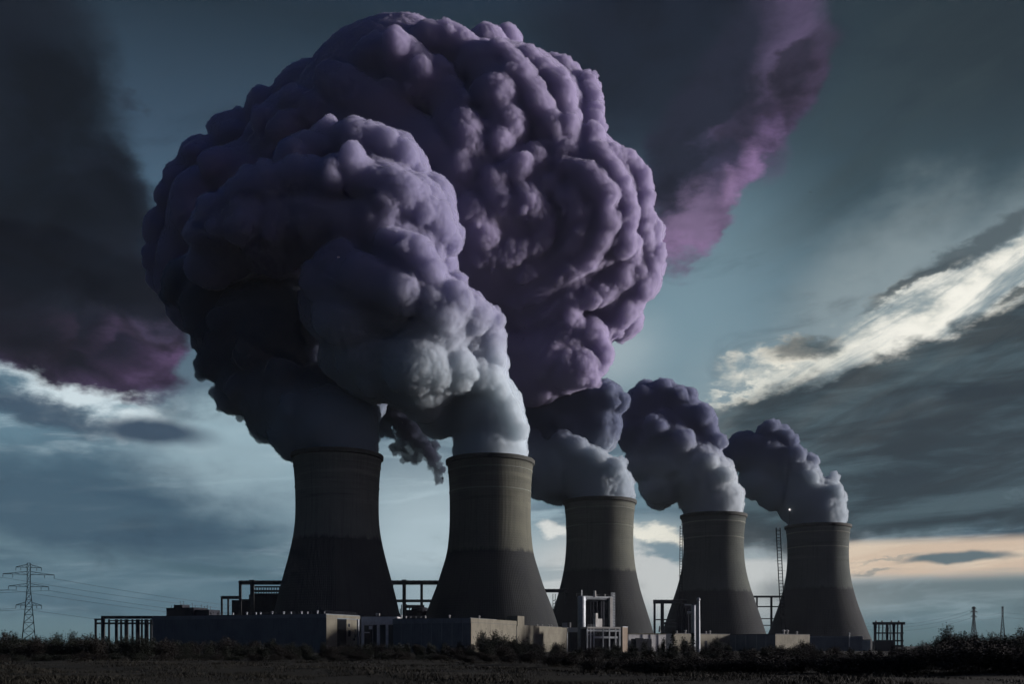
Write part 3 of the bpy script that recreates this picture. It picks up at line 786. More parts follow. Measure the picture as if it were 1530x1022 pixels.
def bridge(label, Y, px0, posts, beams, extra=None):
    """open pipe bridge: posts (px, top, bottom, width px), beams (px0, px1, y, thickness px)"""
    g = empty('pipe_bridge', ground_at(px0, Y), label, 'pipe bridge'); k = Y / F
    for px, t, bt, w in posts:
        x = (px - px0) * k; w *= k
        m = MB().box(x - w / 2, -w / 2, max(0, zat(bt, Y)), x + w / 2, w / 2, zat(t, Y))
        m.box(x - w * 0.72, -w * 0.72, zat(t, Y), x + w * 0.72, w * 0.72, zat(t, Y) + w * 0.35).build('post', M_STEEL, g)
    for a, c, y, w in beams:
        m = MB(); z = zat(y, Y); w *= k
        m.bar(((a - px0) * k, 0, z), ((c - px0) * k, 0, z), w, w)
        if w > 1.2:
            m.tube(((a - px0) * k, 0, z + w * 0.75), ((c - px0) * k, 0, z + w * 0.75), w * 0.22, 8)
            for i in range(int((c - a) / 8)): m.tube(((a + 4 + i * 8 - px0) * k, 0, z + w * 0.4), ((a + 4 + i * 8 - px0) * k, 0, z + w * 1.1), w * 0.12, 5)
        m.build('beam', M_STEEL, g)
    return g, k


bridge('stepped pipe bridge at the left edge of the boiler house', 640, 359, [(331.5, 893, 990, 2.6), (341, 894, 990, 2.4), (359, 871, 990, 3.6), (377, 869, 990, 5.2)],
       [(331, 360, 894, 3.2), (357, 421, 872, 4.2), (360, 376, 897, 2.4), (378, 421, 883, 1.4)])
g, k = bridge('tall pipe bridge standing between the first two towers', 690, 604, [(586, 872, 990, 3.2), (604, 868.5, 990, 5.0), (630, 870, 990, 3.8)],
              [(566, 668, 872, 4.4), (572, 660, 899, 2.8), (604, 634, 907.5, 3.2)])
MB().box(3 * k, -1, 0, 36 * k, 3, zat(912, 690)).lathe([(6.6, zat(914, 690)), (6.2, zat(910, 690)), (4, zat(908, 690)), (0.1, zat(907.4, 690))], 20, (24 * k, 1, 0)).build('pump_block', M_DARK, g)
for x, z in ((-6, 910), (-4, 904), (3, 903), (8, 905), (12, 908)): MB().tube((x * k, 0, 0), (x * k, 0, zat(z, 690)), 0.35, 6).build('pipe', M_STEEL, g)
g, k = bridge('pipe bridge glimpsed between the second and the middle tower', 740, 820, [(812, 883, 990, 3.0), (845, 883, 990, 3.0)], [(800, 850, 884, 3.6)])
m = MB()
for s in (826, 829.5): m.bar(((s - 820) * k, -1.5, 0), ((s - 820) * k, -1.5, zat(888, 740)), 0.45)
for i in range(12): m.bar((5.5 * k, -1.5, 10 + i * 2.4), (10 * k, -1.5, 11 + i * 2.4), 0.4)
m.build('ladder', M_STEEL, g)
g, k = bridge('pipe bridge with a crooked post, right of the middle tower', 780, 989, [(978, 899, 990, 3.0), (989.5, 899, 990, 4.6)],
              [(976, 1026, 900.5, 4.0), (979, 1014, 926.5, 1.8), (992, 1014, 932.5, 2.4), (992, 1014, 937.5, 2.0)])
MB().tube(((985 - 989) * k, -2, zat(945, 780)), ((985 - 989) * k, -2, zat(936, 780)), 1.0, 10, 0.5).build('vent', M_WHITE, g)
bridge('thin railed trestle between the two farthest right towers', 930, 1152, [(1131, 892, 990, 2.2), (1152.5, 892, 990, 2.8), (1168, 892, 990, 2.0)],
       [(1118, 1176, 892.5, 2.0), (1124, 1176, 907, 1.8), (1128, 1170, 925, 1.4), (1132, 1168, 935, 1.3)])

# pale workshop between hall and warehouse
Y = 478; k = Y / F; H = zat(922, Y)
b = empty('workshop', ground_at(540, Y), 'pale grey workshop with dark door openings, between hall and warehouse', 'workshop')
L = 54 * k
MB().box(0, 0.6, 0, L, 14, H).box(0, 0, zat(933, Y), L, 0.6, H).build('wall', M_PALE, b)
bx('roof', -0.15, -0.15, H, L, 14.2, H + 0.3, M_ROOF, b)
for a, c in ((0, 3.4), (23.5, 27), (36.5, 39.5)): bx('pilaster', a * k, 0.02, 0, c * k, 0.6, zat(933, Y), M_PALE, b)
for a, c, t in ((4, 16.5, 935), (17, 23, 934), (27.4, 36, 934), (40, 50, 934)):
    d = bx('door', a * k, 0.5, 0, c * k, 0.6, zat(t, Y), M_STEEL, b)
    bx('pane', (a + 0.6) * k, 0.42, 3.0, (c - 0.6) * k, 0.5, zat(t, Y) - 0.4, M_GLASS, d)
MB().box(4 * k, 0.1, zat(946.5, Y), 12 * k, 0.5, zat(945, Y)).box(11 * k, 0.1, zat(941, Y), 16 * k, 0.5, zat(936, Y)).build('sill', M_PALE, b)
roof_vent(b, 22 * k, 2, H + 0.3, 1.0); roof_vent(b, 25.5 * k, 2, H + 0.3, 1.0)

# cream warehouse in the middle
Y = 430; H = zat(924, Y); HL = 13.2
b = empty('warehouse', ground_at(703, Y), 'large cream walled warehouse with a blue front, before the second tower', 'warehouse', None, ROT)
bx('front_wall', -38, 0, 0, -0.05, 30, H - 2.2, M_BLUE, b)
bx('fascia', -38.15, -0.15, H - 2.2, 0, 30, H, M_BLUE2, b)
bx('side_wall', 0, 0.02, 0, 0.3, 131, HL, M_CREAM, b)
bx('parapet', -0.02, 0.02, HL + 0.12, 0.22, 53, H - 0.05, M_CREAM, b)
bx('cornice', -0.05, 0.02, HL, 0.42, 131, HL + 0.12, M_STEEL, b)
MB().box(-37.5, 0.4, H, -0.5, 29.6, H + 0.2).box(-30, 30, 0, -0.1, 130.9, HL - 0.1).build('roof', M_ROOF, b)
bx('stair_hut', -5, 53.2, HL - 0.4, 0.6, 62, zat(921, 482), M_CREAM, b)
bx('wall_joint', 0.3, 52.4, 0, 0.42, 52.9, HL, M_DARK, b)
MB().box(0.3, 126.5, 0, 0.6, 127.2, HL).box(0.3, 129.8, 0, 0.7, 130.9, HL).build('downpipe', M_GALV, b)
for x, y, s in ((-36, 4, 1.1), (-33, 3, .8), (-24, 4, .9), (-12, 4, 1.0), (-3, 16, 1.0), (-2, 94, .9), (-2, 104, .9), (-2, 108, .9), (-2.4, 88, .8)):
    roof_vent(b, x, y, H + 0.2 if y < 30 else HL - 0.1, s)
railing(b, [(-37, 1, H + 0.2), (-22, 1, H + 0.2)], 1.0, 2.5)
for i in range(7): bx('wall_rib', -34 + i * 5, -0.1, 0, -33.75 + i * 5, 0, H - 2.2, M_BLUE2, b)

# ================================================================== process unit before the middle tower
Y = 500; k = Y / F
b = empty('gatehouse', ground_at(850, Y + 6), 'dark recess building with a pale lintel, beside the fat column', 'gatehouse')
bx('wall', 0, 0, 0, 16 * k, 10, zat(945, Y), M_DARK, b); bx('lintel', -1 * k, -0.2, zat(945, Y), 26 * k, 10, zat(938, Y), M_PALE, b)
MB().box(-10 * k, 2, zat(938, Y), -2 * k, 4, zat(930.5, Y)).tube((2 * k, 2, zat(938, Y)), (2 * k, 2, zat(930, Y)), 0.5, 8).build('roof_duct', M_WHITE, b)
g = empty('pipe_gantry', ground_at(869, Y), 'pale pipework gantry with a fat column at left, before the middle tower', 'pipe gantry')
MB().lathe([(0.05, zat(890.5, Y)), (1.6, zat(891.3, Y)), (1.85, zat(893, Y)), (1.85, 0)], 24).build('column', M_GALV, g)
MB().bar((46 * k, 0, zat(938, Y)), (46 * k, 0, zat(892, Y)), 1.35).build('leg', M_WHITE, g)
m = MB().bar((1 * k, 0, zat(892.2, Y)), (49 * k, 0, zat(892.2, Y)), 0.8, 0.9).tube((4 * k, 0.3, zat(894.8, Y)), (40 * k, 0.3, zat(894.8, Y)), 0.42, 8).bar((6 * k, 0, zat(898, Y)), (10 * k, 0, zat(893, Y)), 0.35)
m.build('header_pipe', M_GALV, g)
MB().tube((20.5 * k, 0, zat(892, Y)), (20.5 * k, 0, zat(882.5, Y)), 0.78, 12, 0.6).build('vent', M_WHITE, g)
MB().tube((0 * k, 0, zat(892, Y)), (0 * k, 0, zat(882, Y)), 0.22, 8).build('vent', M_GALV, g)
MB().tube((36.5 * k, 0, zat(892, Y)), (36.5 * k, 0, zat(887, Y)), 0.35, 8).build('vent', M_WHITE, g)
m = MB()
for s in (49, 52.5):
    for dy in (0, 1.2): m.bar((s * k, dy, zat(939, Y)), (s * k, dy, zat(884, Y)), 0.22)
for i in range(13): m.bar((49 * k, 0, zat(938 - i * 4.1, Y)), (52.5 * k, 0, zat(938 - i * 4.1, Y)), 0.2, 0.35).bar((49 * k, 0, zat(938 - i * 4.1, Y)), (52.5 * k, 0, zat(934 - i * 4.1, Y)), 0.16)
m.build('ladder', M_GALV, g)
m = MB()
for px in (-7, 10, 14, 26, 33, 43, 50): m.tube((px * k, 0.6, zat(892, Y)), (px * k, 0.6, zat(887.5, Y)), 0.1, 5)
m.bar((-8 * k, 0.6, zat(888, Y)), (52 * k, 0.6, zat(888, Y)), 0.13).build('railing', M_STEEL, g)
m = MB().box(7 * k, 3, 0, 43 * k, 5, zat(937, Y))
for px, w in ((9, 1.5), (16, .8), (19, 1.7), (24, 1.0), (30, 1.5), (36, 2.0), (40, 1.6)): m.tube((px * k, 4, zat(938, Y)), (px * k, 4, zat(897.5, Y)), w * 0.5, 10)
for z in (898, 905, 913, 920, 929): m.bar((7 * k, 3.6, zat(z, Y)), (42 * k, 3.6, zat(z, Y)), 0.35)
m.build('pipe_bundle', M_DARK, g)
p = empty('loading_platform', ground_at(902, Y - 4), 'white steel loading platform with glazed bays, under the pipework gantry', 'platform')
Yp = Y - 4; k = Yp / F
MB().box(-28 * k, -1.6, zat(940, Yp), 28 * k, 5, zat(937.4, Yp)).build('deck', M_WHITE, p)
for px in (-27.5, -22.5, -17.5, -3, 7, 17, 23.5, 27.5): bx('post', px * k - 0.3, -1.3, 0, px * k + 0.3, -0.7, zat(940, Yp), M_GALV, p)
MB().bar((-28 * k, -1, zat(943, Yp)), (28 * k, -1, zat(943, Yp)), 0.5, 0.9).bar((-17 * k, -1, zat(953, Yp)), (20 * k, -1, zat(953, Yp)), 0.5, 1.0).bar((-28 * k, -1, zat(949, Yp)), (-17 * k, -1, zat(949, Yp)), 0.4).build('beam', M_GALV, p)
for a, c in ((-16.5, -10.5), (-9.5, -4), (-2, 6), (8, 16), (18, 22.5), (24, 27)):
    f = bx('window', a * k, -0.6, zat(951, Yp), c * k, -0.4, zat(945, Yp), M_STEEL, p); bx('pane', (a + .5) * k, -0.66, zat(950.5, Yp), (c - .5) * k, -0.6, zat(945.5, Yp), M_GLASS, f)
bx('back_wall', -28 * k, 0, 0, 28 * k, 4.5, zat(940.2, Yp), M_DARK, p)
railing(p, [(-27 * k, -1.4, zat(937.4, Yp)), (-15 * k, -1.4, zat(937.4, Yp))], 1.0, 1.5)
for q in (p, g): q.rotation_euler.z = R(28); q.scale.x = 1.13
t = empty('storage_tank', (*ground_at(893, Y - 3).xy, zat(937.4, Yp)), 'small white square tank with a chimney, standing on the platform deck', 'tank')
k = Y / F; t.rotation_euler.z = R(48)
bx('body', -8 * k, -0.8, 0, 8 * k, 0.8, 12.3 * k, M_WHITE, t)
bx('chimney', -6.5 * k, -0.5, 12.3 * k, -1.2 * k, 0.5, 20.5 * k, M_WHITE, t)
MB().tube((8 * k, 0, 5.5 * k), (10 * k, 0, 5.5 * k), 0.4, 8).tube((8 * k, 0, 10.5 * k), (9.2 * k, 0, 10.5 * k), 0.3, 8).build('spout', M_WHITE, t)
c = empty('site_cabin', ground_at(934, Y - 5), 'narrow buff cabin at the right end of the loading platform', 'cabin', None, R(45))
bx('wall', -6 * k, 0, 0, 6 * k, 1.2, zat(938, Y), M_PINK, c); bx('roof', -6.2 * k, -0.2, zat(938, Y), 6.2 * k, 1.4, zat(937.2, Y), M_GALV, c)

# right hand sheds
w = empty('yard_wall', ground_at(939, 525), 'low pale yard wall running right from the buff cabin', 'wall', None, R(24))
k = 525 / F
bx('wall', 0, 0, 0, 66 * k, 1.2, zat(948.5, 525), M_PALE, w); bx('coping', -0.1, -0.15, zat(948.5, 525), 66 * k, 1.35, zat(947, 525), M_CREAM, w)
MB().box(3 * k, -6, 0, 30 * k, -1, zat(955, 525)).box(8 * k, -5.5, zat(955, 525), 16 * k, -2, zat(954, 525)).build('lean_to', M_DARK, w)
for px in (24, 38, 52): bx('buttress', px * k, -0.3, 0, px * k + 0.7, 0, zat(948.5, 525), M_PALE, w)


def shed(label, px, Y, top, left, right, front, sidem, rot=-45):
    b = empty('shed', ground_at(px, Y), label, 'shed', None, R(rot)); H = zat(top, Y)
    bx('front_wall', -left, 0, 0, -0.02, right * 0.6, H, front, b); bx('side_wall', 0, 0.02, 0, 0.25, right, H, sidem, b)
    MB().box(-left - 0.2, -0.2, H, 0.4, right * 0.6, H + 0.35).box(-0.1, right * 0.6, H, 0.4, right + 0.1, H + 0.35).build('roof', M_ROOF, b)
    return b, H


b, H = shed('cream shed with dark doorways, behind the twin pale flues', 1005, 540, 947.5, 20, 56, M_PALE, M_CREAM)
for y in (10.5, 30, 41): bx('door', 0.25, y, 0, 0.33, y + 2.6, 6, M_DARK, b)
for y, s in ((6, 1.0), (14, 1.3), (24, 1.0), (34, 1.0), (38, 1.3)): roof_vent(b, -1.5, y, H + 0.35, s)
b, H = shed('shed with a blue front and a cream side, before the right trestle', 1158, 560, 948.5, 30, 39, M_BLUE, M_CREAM)
for x in (-26, -19, -12, -6): bx('wall_rib', x, -0.12, 0, x + 0.4, 0, H, M_BLUE2, b)
for y, s in ((13, 1.8), (17, 1.8), (28, 1.2)): roof_vent(b, -2, y, H + 0.35, s)
b, H = shed('low slate blue shed below the farthest right tower', 1300, 600, 957, 42, 22, M_BLUE, M_BLUE2, -14)
for x in (-36, -30, -22, -15, -8): bx('wall_rib', x, -0.12, 0, x + 0.4, 0, H, M_BLUE2, b)
roof_vent(b, -28, 2, H + 0.35, 1.5); roof_vent(b, -4, 4, H + 0.35, 1.4)
b = empty('shed', ground_at(1210, 596), 'long blue shed with a pale eaves line, left of the steel scaffold', 'shed', None, R(-8))
k = 596 / F; bx('wall', 0, 0, 0, 75 * k, 12, zat(953.2, 596), M_BLUE, b); bx('fascia', -0.1, -0.15, zat(953.2, 596), 75 * k + 0.1, 12.1, zat(951.4, 596), M_BLUE2, b)
MB().tube((56 * k, -1.5, 0), (56 * k, -1.5, zat(949, 596)), 0.35, 8).lathe([(0.02, 1.3), (0.5, 0.9), (0.5, 0.3), (0.02, 0)], 10, (56 * k, -1.5, zat(949, 596))).build('flue', M_GALV, b)

f = empty('flue_stack', ground_at(1036, 512), 'shorter fat flue with a bright edge, left of the pair', 'flue'); k = 512 / F
MB().lathe([(0.9, zat(904.5, 512)), (1.15, zat(905, 512)), (1.15, 0)], 20).build('stack', M_GALV, f)
MB().bar((1.35, -0.3, 0), (1.35, -0.3, zat(904, 512)), 0.5).build('conduit', M_WHITE, f)
MB().tube((-13 * k, 0, zat(904.5, 512)), (-1, 0, zat(904.5, 512)), 0.4, 8).tube((-9 * k, 0, zat(916, 512)), (-1, 0, zat(916, 512)), 0.7, 8).build('branch_pipe', M_WHITE, f)
f = empty('flue_stack', ground_at(1043.5, 505), 'taller slim flue with a rounded cap, right of the pair', 'flue'); k = 505 / F
MB().lathe([(0.05, zat(893.3, 505)), (0.6, zat(893.8, 505)), (0.95, zat(895.5, 505)), (0.95, zat(897, 505)), (0.72, zat(898.5, 505)), (0.85, zat(930, 505)), (0.95, 0)], 18).build('stack', M_GALV, f)
bx('bracket', -5 * k, -0.3, zat(905, 505), -0.6, 0.3, zat(903.4, 505), M_GALV, f)
b = empty('pipe_tower', ground_at(1020, 560), 'dark jumble of pipes and steelwork left of the twin flues', 'pipe tower'); k = 560 / F
m = MB().box(-7 * k, 0, 0, 1 * k, 4, zat(922, 560)).box(2 * k, 2, 0, 14 * k, 6, zat(921, 560))
for px, t in ((-8, 913), (-5, 906), (-2, 900), (1, 905), (4, 908), (8, 911)): m.tube((px * k, 0, 0), (px * k, 0, zat(t, 560)), 0.42, 8)
m.build('pipework', M_DARK, b)
MB().box(3 * k, 1.2, zat(911, 560), 14 * k, 2, zat(904, 560)).build('panel', M_DARK, b)


# lattice masts
def mast(label, Y, p0, p1, w, step=1.0):
    """ladder mast from p0 (bottom) to p1 (top), photo pixels"""
    a, c = at(*p0, Y), at(*p1, Y); a.z = 0
    o = empty('lattice_mast', a, label, 'mast'); d = c - a
    m = MB(); n = int(d.length / (w * step))
    cor = [(-w / 2, -w / 5), (w / 2, -w / 5), (w / 2, w / 5), (-w / 2, w / 5)]
    for i, (x, y) in enumerate(cor): m.bar((x, y, 0), d + Vector((x, y, 0)), 0.38)
    for i in range(n):
        p = d * (i / n); q = d * ((i + 1) / n)
        for j in range(4):
            x0, y0 = cor[j]; x1, y1 = cor[(j + 1) % 4]
            m.bar(p + Vector((x0, y0, 0)), p + Vector((x1, y1, 0)), 0.3)
            if i % 4 == 0: m.bar(p + Vector((x0, y0, 0)), q + Vector((x1, y1, 0)), 0.15)
    m.build('lattice', M_PYLON, o)
    m = MB()
    for i in range(n):
        if i % 3 == 0:
            p = d * (i / n); s = -1 if i % 2 else 1
            m.bar(p + Vector((s * w * 0.5, 0, 0)), p + Vector((s * w * 1.25, 0, 0)), 0.14)
    m.build('outrigger', M_STEEL, o)
    MB().tube(d, d + Vector((0, 0, 5)), 0.14, 6, 0.05).tube(d + Vector((w / 2, 0, 0)), d + Vector((w / 2, 0, 3)), 0.1, 6).build('aerial', M_STEEL, o)
    return o
mast('narrow ladder mast close to the left flank of the fourth tower', 800, (1016.5, 960), (1018, 786), 2.0, 1.1)
mast('double railed ladder mast left of the farthest right tower', 860, (1172, 960), (1162.5, 789), 3.5, 0.8)
# obstruction lamp on the rim of the last tower
base, top, rt = TOWERS[5]
l = empty('obstruction_lamp', (base.x - 29.4, base.y - 14, top - 2), 'tiny lit warning lamp on a pole at the rim of the last tower', 'lamp')
MB().tube((0, 0, 0), (0, 0, 14.6), 0.10, 6).bar((0, 0, 1.2), (4.6, 2.2, 1.2), 0.25).bar((0, 0, 0.1), (4.6, 2.2, 0.6), 0.2).build('pole', M_STEEL, l)
m = mat_new('lit_lamp'); e = m.node_tree.nodes.new('ShaderNodeEmission'); e.inputs[0].default_value = (1, 0.93, 0.9, 1); e.inputs[1].default_value = 1.3
m.node_tree.links.new(e.outputs[0], m.node_tree.nodes.new('ShaderNodeOutputMaterial').inputs[0])
MB().lathe([(0.05, 14.5), (0.65, 14.8), (0.8, 15.3), (0.6, 15.9), (0.05, 16.2)], 12).build('bulb', m, l)

# steel scaffold at the far right
Y = 610; k = Y / F
g = empty('steel_scaffold', ground_at(1328, Y), 'open steel scaffold tower with a wide top beam, at the right end of the plant', 'scaffold')
for px, w in ((1307.5, 1.3), (1313, .5), (1319, .5), (1325.5, 1.2), (1330, .5), (1335.5, 1.2), (1341, .6), (1347.5, 1.1)):
    x = (px - 1328) * k; bx('post', x - w / 2, -w / 2, 0, x + w / 2, w / 2, zat(932, Y), M_STEEL, g)
for a, c, y, t in ((1304, 1352, 932, 4), (1306, 1350, 946.5, 2), (1306, 1350, 958, 2), (1306, 1350, 966, 3)): MB().bar(((a - 1328) * k, 0, zat(y, Y)), ((c - 1328) * k, 0, zat(y, Y)), 1.0, t * k).build('beam', M_STEEL, g)
m = MB()
for i in range(9): m.bar(((1308 + i * 4.6 - 1328) * k, 0.4, zat(958, Y)), ((1310.5 + i * 4.6 - 1328) * k, 0.4, zat(934, Y)), 0.16)
for px in (1309, 1318, 1332, 1343): m.tube(((px - 1328) * k, 0, zat(930, Y)), ((px - 1328) * k, 0, zat(928, Y)), 0.5, 6)
m.build('brace', M_STEEL, g)
bx('machine_deck', -22 * k, -3, 0, 4 * k, 3, zat(958.5, Y), M_DARK, g)


# ================================================================== pylons and lines
def pylon(label, px, Y, top, bw, arms, rz=0.0, thick=0.22):
    base = ground_at(px, Y); H = zat(top, Y)
    o = empty('pylon', base, label, 'pylon', 'electricity pylons', rz)
    m = MB(); tw = bw * 0.22
    def w(z):
        t = z / H; return bw + (tw - bw) * min(1, t / 0.72) if t < 0.72 else tw
    zs = [0, .11, .22, .32, .41, .5, .58, .65, .72, .79, .86, .93, 1.0]
    for a, c in zip(zs, zs[1:]):
        za, zc = a * H, c * H; A = w(za) / 2; C = w(zc) / 2
        q0 = [(-A, -A, za), (A, -A, za), (A, A, za), (-A, A, za)]; q1 = [(-C, -C, zc), (C, -C, zc), (C, C, zc), (-C, C, zc)]
        for i in range(4):
            j = (i + 1) % 4
            m.bar(q0[i], q1[i], thick * 1.5).bar(q0[i], q1[j], thick * 0.8).bar(q0[j], q1[i], thick * 0.8).bar(q1[i], q1[j], thick * 0.8)
    m.build('body', M_PYLON, o)
    tips = []
    for z, half in arms:
        z = zat(z, Y); a = MB(); ins = []
        for s in (-1, 1):
            b0 = w(z) / 2
            for y in (-b0, b0): a.bar((s * b0, y, z), (s * half, 0, z + 0.2), thick).bar((s * b0, y, z + H * 0.035), (s * half, 0, z + 0.2), thick)
            for i in range(4):
                x0 = b0 + (half - b0) * i / 4; x1 = b0 + (half - b0) * (i + 1) / 4
                a.bar((s * x0, b0 * (1 - i / 4), z), (s * x1, b0 * (1 - (i + 1) / 4), z + H * 0.035 * (1 - (i + 1) / 4)), thick * 0.7)
            ins.append(Vector((s * half, 0, z))); ins.append(Vector((s * half * 0.62, 0, z)))
        arm = a.build('crossarm', M_PYLON, o)
        for p in ins:
            MB().lathe([(0.05, 0), (0.25, -0.3), (0.12, -0.6), (0.27, -0.9), (0.12, -1.2), (0.27, -1.5), (0.12, -1.8), (0.05, -2.4)], 8, p).build('insulator', M_STEEL, arm)
            tips.append(p - Vector((0, 0, 2.4)))
    M = Matrix.Translation(base) @ Matrix.Rotation(rz, 4, 'Z')
    return o, [M @ t for t in tips]


def cable(a, c, sag, label, r=0.07, cut=1.0):
    m = MB(); n = 24; pts = []
    for i in range(n + 1):
        t = i / n * cut; p = Vector(a).lerp(Vector(c), t); p.z -= sag * 4 * t * (1 - t); pts.append(p)
    for p, q in zip(pts, pts[1:]): m.tube(p, q, r, 5, caps=False)
    o = m.build('power_line', M_STEEL)
    return tag(o, label, 'power line', 'power lines strung between the pylons')


o, T1 = pylon('large lattice pylon with three pairs of arms, at the far left', 43, 690, 842, 9.5, [(905, 8.0), (877, 12.5), (859, 16.0), (848.5, 8.0)], R(24), 0.24)
LBL = 'thin dark power line slung from the large pylon at left'
for i in (0, 2, 4, 5, 6, 8):
    if i < len(T1):
        cable(T1[i], T1[i] + Vector((-420, -60 + i * 6, 4)), 7, LBL, 0.10)
for i in (1, 4, 6, 8, 10):
    if i < len(T1): cable(T1[i], Vector((T1[i].x + 330, T1[i].y + 560, T1[i].z - 4)), 16, LBL, 0.10)
o, T2 = pylon('small distant pylon, the left one of two beyond the right hedge', 1455, 1500, 907, 9, [(922, 8), (915, 9.5), (909.5, 6)], R(35), 0.4)
o, T3 = pylon('small distant pylon, the right one of two beyond the right hedge', 1498, 1560, 906.5, 9, [(921, 6), (914, 7), (909, 5)], R(70), 0.4)
LBL = 'faint power line beyond the scaffold, hung from the small right pylons'
for i in (0, 4, 8): cable(T2[i], at(1290, 940 - i, 1700), 10, LBL, 0.12)
for i in (1, 5): cable(T2[i], T3[i], 3, LBL, 0.12)
for i in (0, 4): cable(T3[i], T3[i] + Vector((420, 60, 5)), 9, LBL, 0.12)
MB_b = MB()
# one small bird high in the sky
bird = empty('bird', at(1211, 287, 330), 'tiny dark bird gliding high in the right sky', 'bird', None, R(25)); bird.rotation_euler.x = R(20)
m = MB().lathe([(0.01, -0.42), (0.07, -0.25), (0.10, 0.0), (0.08, 0.18), (0.05, 0.26), (0.065, 0.33), (0.03, 0.40), (0.01, 0.46)], 10)
m.v = [(x, z, y) for x, y, z in m.v]
m.add([(-0.05, -0.40, 0), (0.05, -0.40, 0), (0.13, -0.68, 0), (-0.13, -0.68, 0), (0, -0.5, 0.02)], [(0, 1, 4), (1, 2, 4), (2, 3, 4), (3, 0, 4)])
m.build('body', M_STEEL, bird)
for s in (-1, 1):
    m = MB().add([(s * 0.05, 0.16, 0.03), (s * 0.05, -0.12, 0.03), (s * 0.45, -0.10, 0.20), (s * 0.42, 0.20, 0.21), (s * 0.85, -0.18, 0.16), (s * 0.80, 0.06, 0.17), (s * 1.02, -0.22, 0.12),
                  (s * 0.05, 0.16, -0.02), (s * 0.05, -0.12, -0.01), (s * 0.45, -0.10, 0.17), (s * 0.42, 0.20, 0.17)],
                 [(0, 1, 2, 3), (3, 2, 4, 5), (5, 4, 6), (7, 10, 9, 8), (0, 3, 10, 7), (1, 8, 9, 2)])
    m.build('wing', M_STEEL, bird)

# ================================================================== ground and field
m = mat_new('field_earth'); v, x, y, z = coords()
n = noise(v, 0.06, 6, 0.6); n2 = noise(v, 1.1, 5, 0.65); n3 = noise(vec(x * 0.02, y * 0.15, 0.0), 1.0, 4, 0.6)
col = mixl((0.026, 0.024, 0.016), (0.015, 0.015, 0.011), smooth(n, 0.35, 0.62)); col = mixl(col, (0.036, 0.032, 0.022), smooth(n3, 0.46, 0.62) * 0.7); col = mixl(col, (0.014, 0.013, 0.01), smooth(n2, 0.5, 0.72) * 0.7)
M_FIELD = surf(m, col, 0.95, 0.1, n2, 0.6, 0.3)
S = 14000
gm = MB()
xs = np.concatenate([np.linspace(-S, -420, 6), np.linspace(-400, 400, 81), np.linspace(420, S, 6)])
ys = np.concatenate([[-S, -3000, -400, -60], np.linspace(-20, 420, 70), [520, 700, 1000, 2000, 5000, S]])
def gz(x, y):
    f = max(0.0, min(1.0, (150 - abs(y - 110)) / 60)) * max(0, min(1, (380 - abs(x)) / 80))
    return f * 0.28 * (math.sin(x * 0.11 + 1.3 * math.sin(y * 0.05)) * math.sin(y * 0.09 + 0.6) + 0.6 * math.sin(x * 0.31 + y * 0.17))
vs_ = [(a, b, gz(a, b)) for b in ys for a in xs]; nx = len(xs)
fs_ = [(j * nx + i, j * nx + i + 1, (j + 1) * nx + i + 1, (j + 1) * nx + i) for j in range(len(ys) - 1) for i in range(nx - 1)]
ground = gm.add(vs_, fs_).build('ground', M_FIELD, None, True); tag(ground, kind='structure')


def leafy(name, a, b):
    m = mat_new(name); g = E.T.nodes.new('ShaderNodeObjectInfo'); v, x, y, z = coords()
    n = noise(v, 1.6, 3, 0.6); col = mixl(a, b, smooth(n, 0.35, 0.65))
    col = mixl(col, tuple(c * 0.7 for c in a), E(g.outputs['Random']) * 0.6)
    return surf(m, col, 0.8, 0.2)
M_GRASS = leafy('dry_grass', (0.018, 0.016, 0.011), (0.011, 0.012, 0.008))
M_LEAF = leafy('hedge_leaf', (0.015, 0.019, 0.012), (0.010, 0.013, 0.009))
M_LEAF2 = leafy('russet_leaf', (0.017, 0.014, 0.011), (0.012, 0.011, 0.009))
M_FIR = leafy('fir_needle', (0.022, 0.032, 0.024), (0.014, 0.022, 0.018))
M_BARK = plain('bark', (0.026, 0.023, 0.02), (0.018, 0.016, 0.014), 3.0)

# rough grass of the near field: one mass
rng = np.random.default_rng(5)
N = 170000
yy = 62 + (rng.random(N) ** 1.6) * 190; xx = (rng.random(N) - 0.5) * 1.12 * yy + 0
cl = np.sin(xx * 0.35 + 2 * np.sin(yy * 0.21)) * np.sin(yy * 0.27 + 1.7 * np.sin(xx * 0.13))
keep = rng.random(N) < 0.45 + 0.5 * cl; xx, yy, cl = xx[keep], yy[keep], cl[keep]; N = len(xx)
hh = (0.12 + 0.20 * rng.random(N)) * (1 + 0.5 * np.clip(cl, 0, 1)); ww = 0.02 + yy * 0.00035; an = rng.random(N) * 6.28
lx, ly = rng.normal(0, 0.16, N), rng.normal(0, 0.16, N)
zz0 = np.array([gz(a, b) for a, b in zip(xx, yy)]) - 0.03
P = np.zeros((N, 3, 3)); cx, cyy = np.cos(an) * ww, np.sin(an) * ww
P[:, 0] = np.stack([xx - cx, yy - cyy, zz0], 1); P[:, 1] = np.stack([xx + cx, yy + cyy, zz0], 1); P[:, 2] = np.stack([xx + lx, yy + ly, zz0 + hh], 1)
me = mesh_np('grass', P.reshape(-1, 3), np.arange(3 * N).reshape(-1, 3)); me.materials.append(M_GRASS)
o = bpy.data.objects.new('grass', me); COL.objects.link(o); tag(o, 'dark rough grass covering the near field', 'grass', kind='stuff')


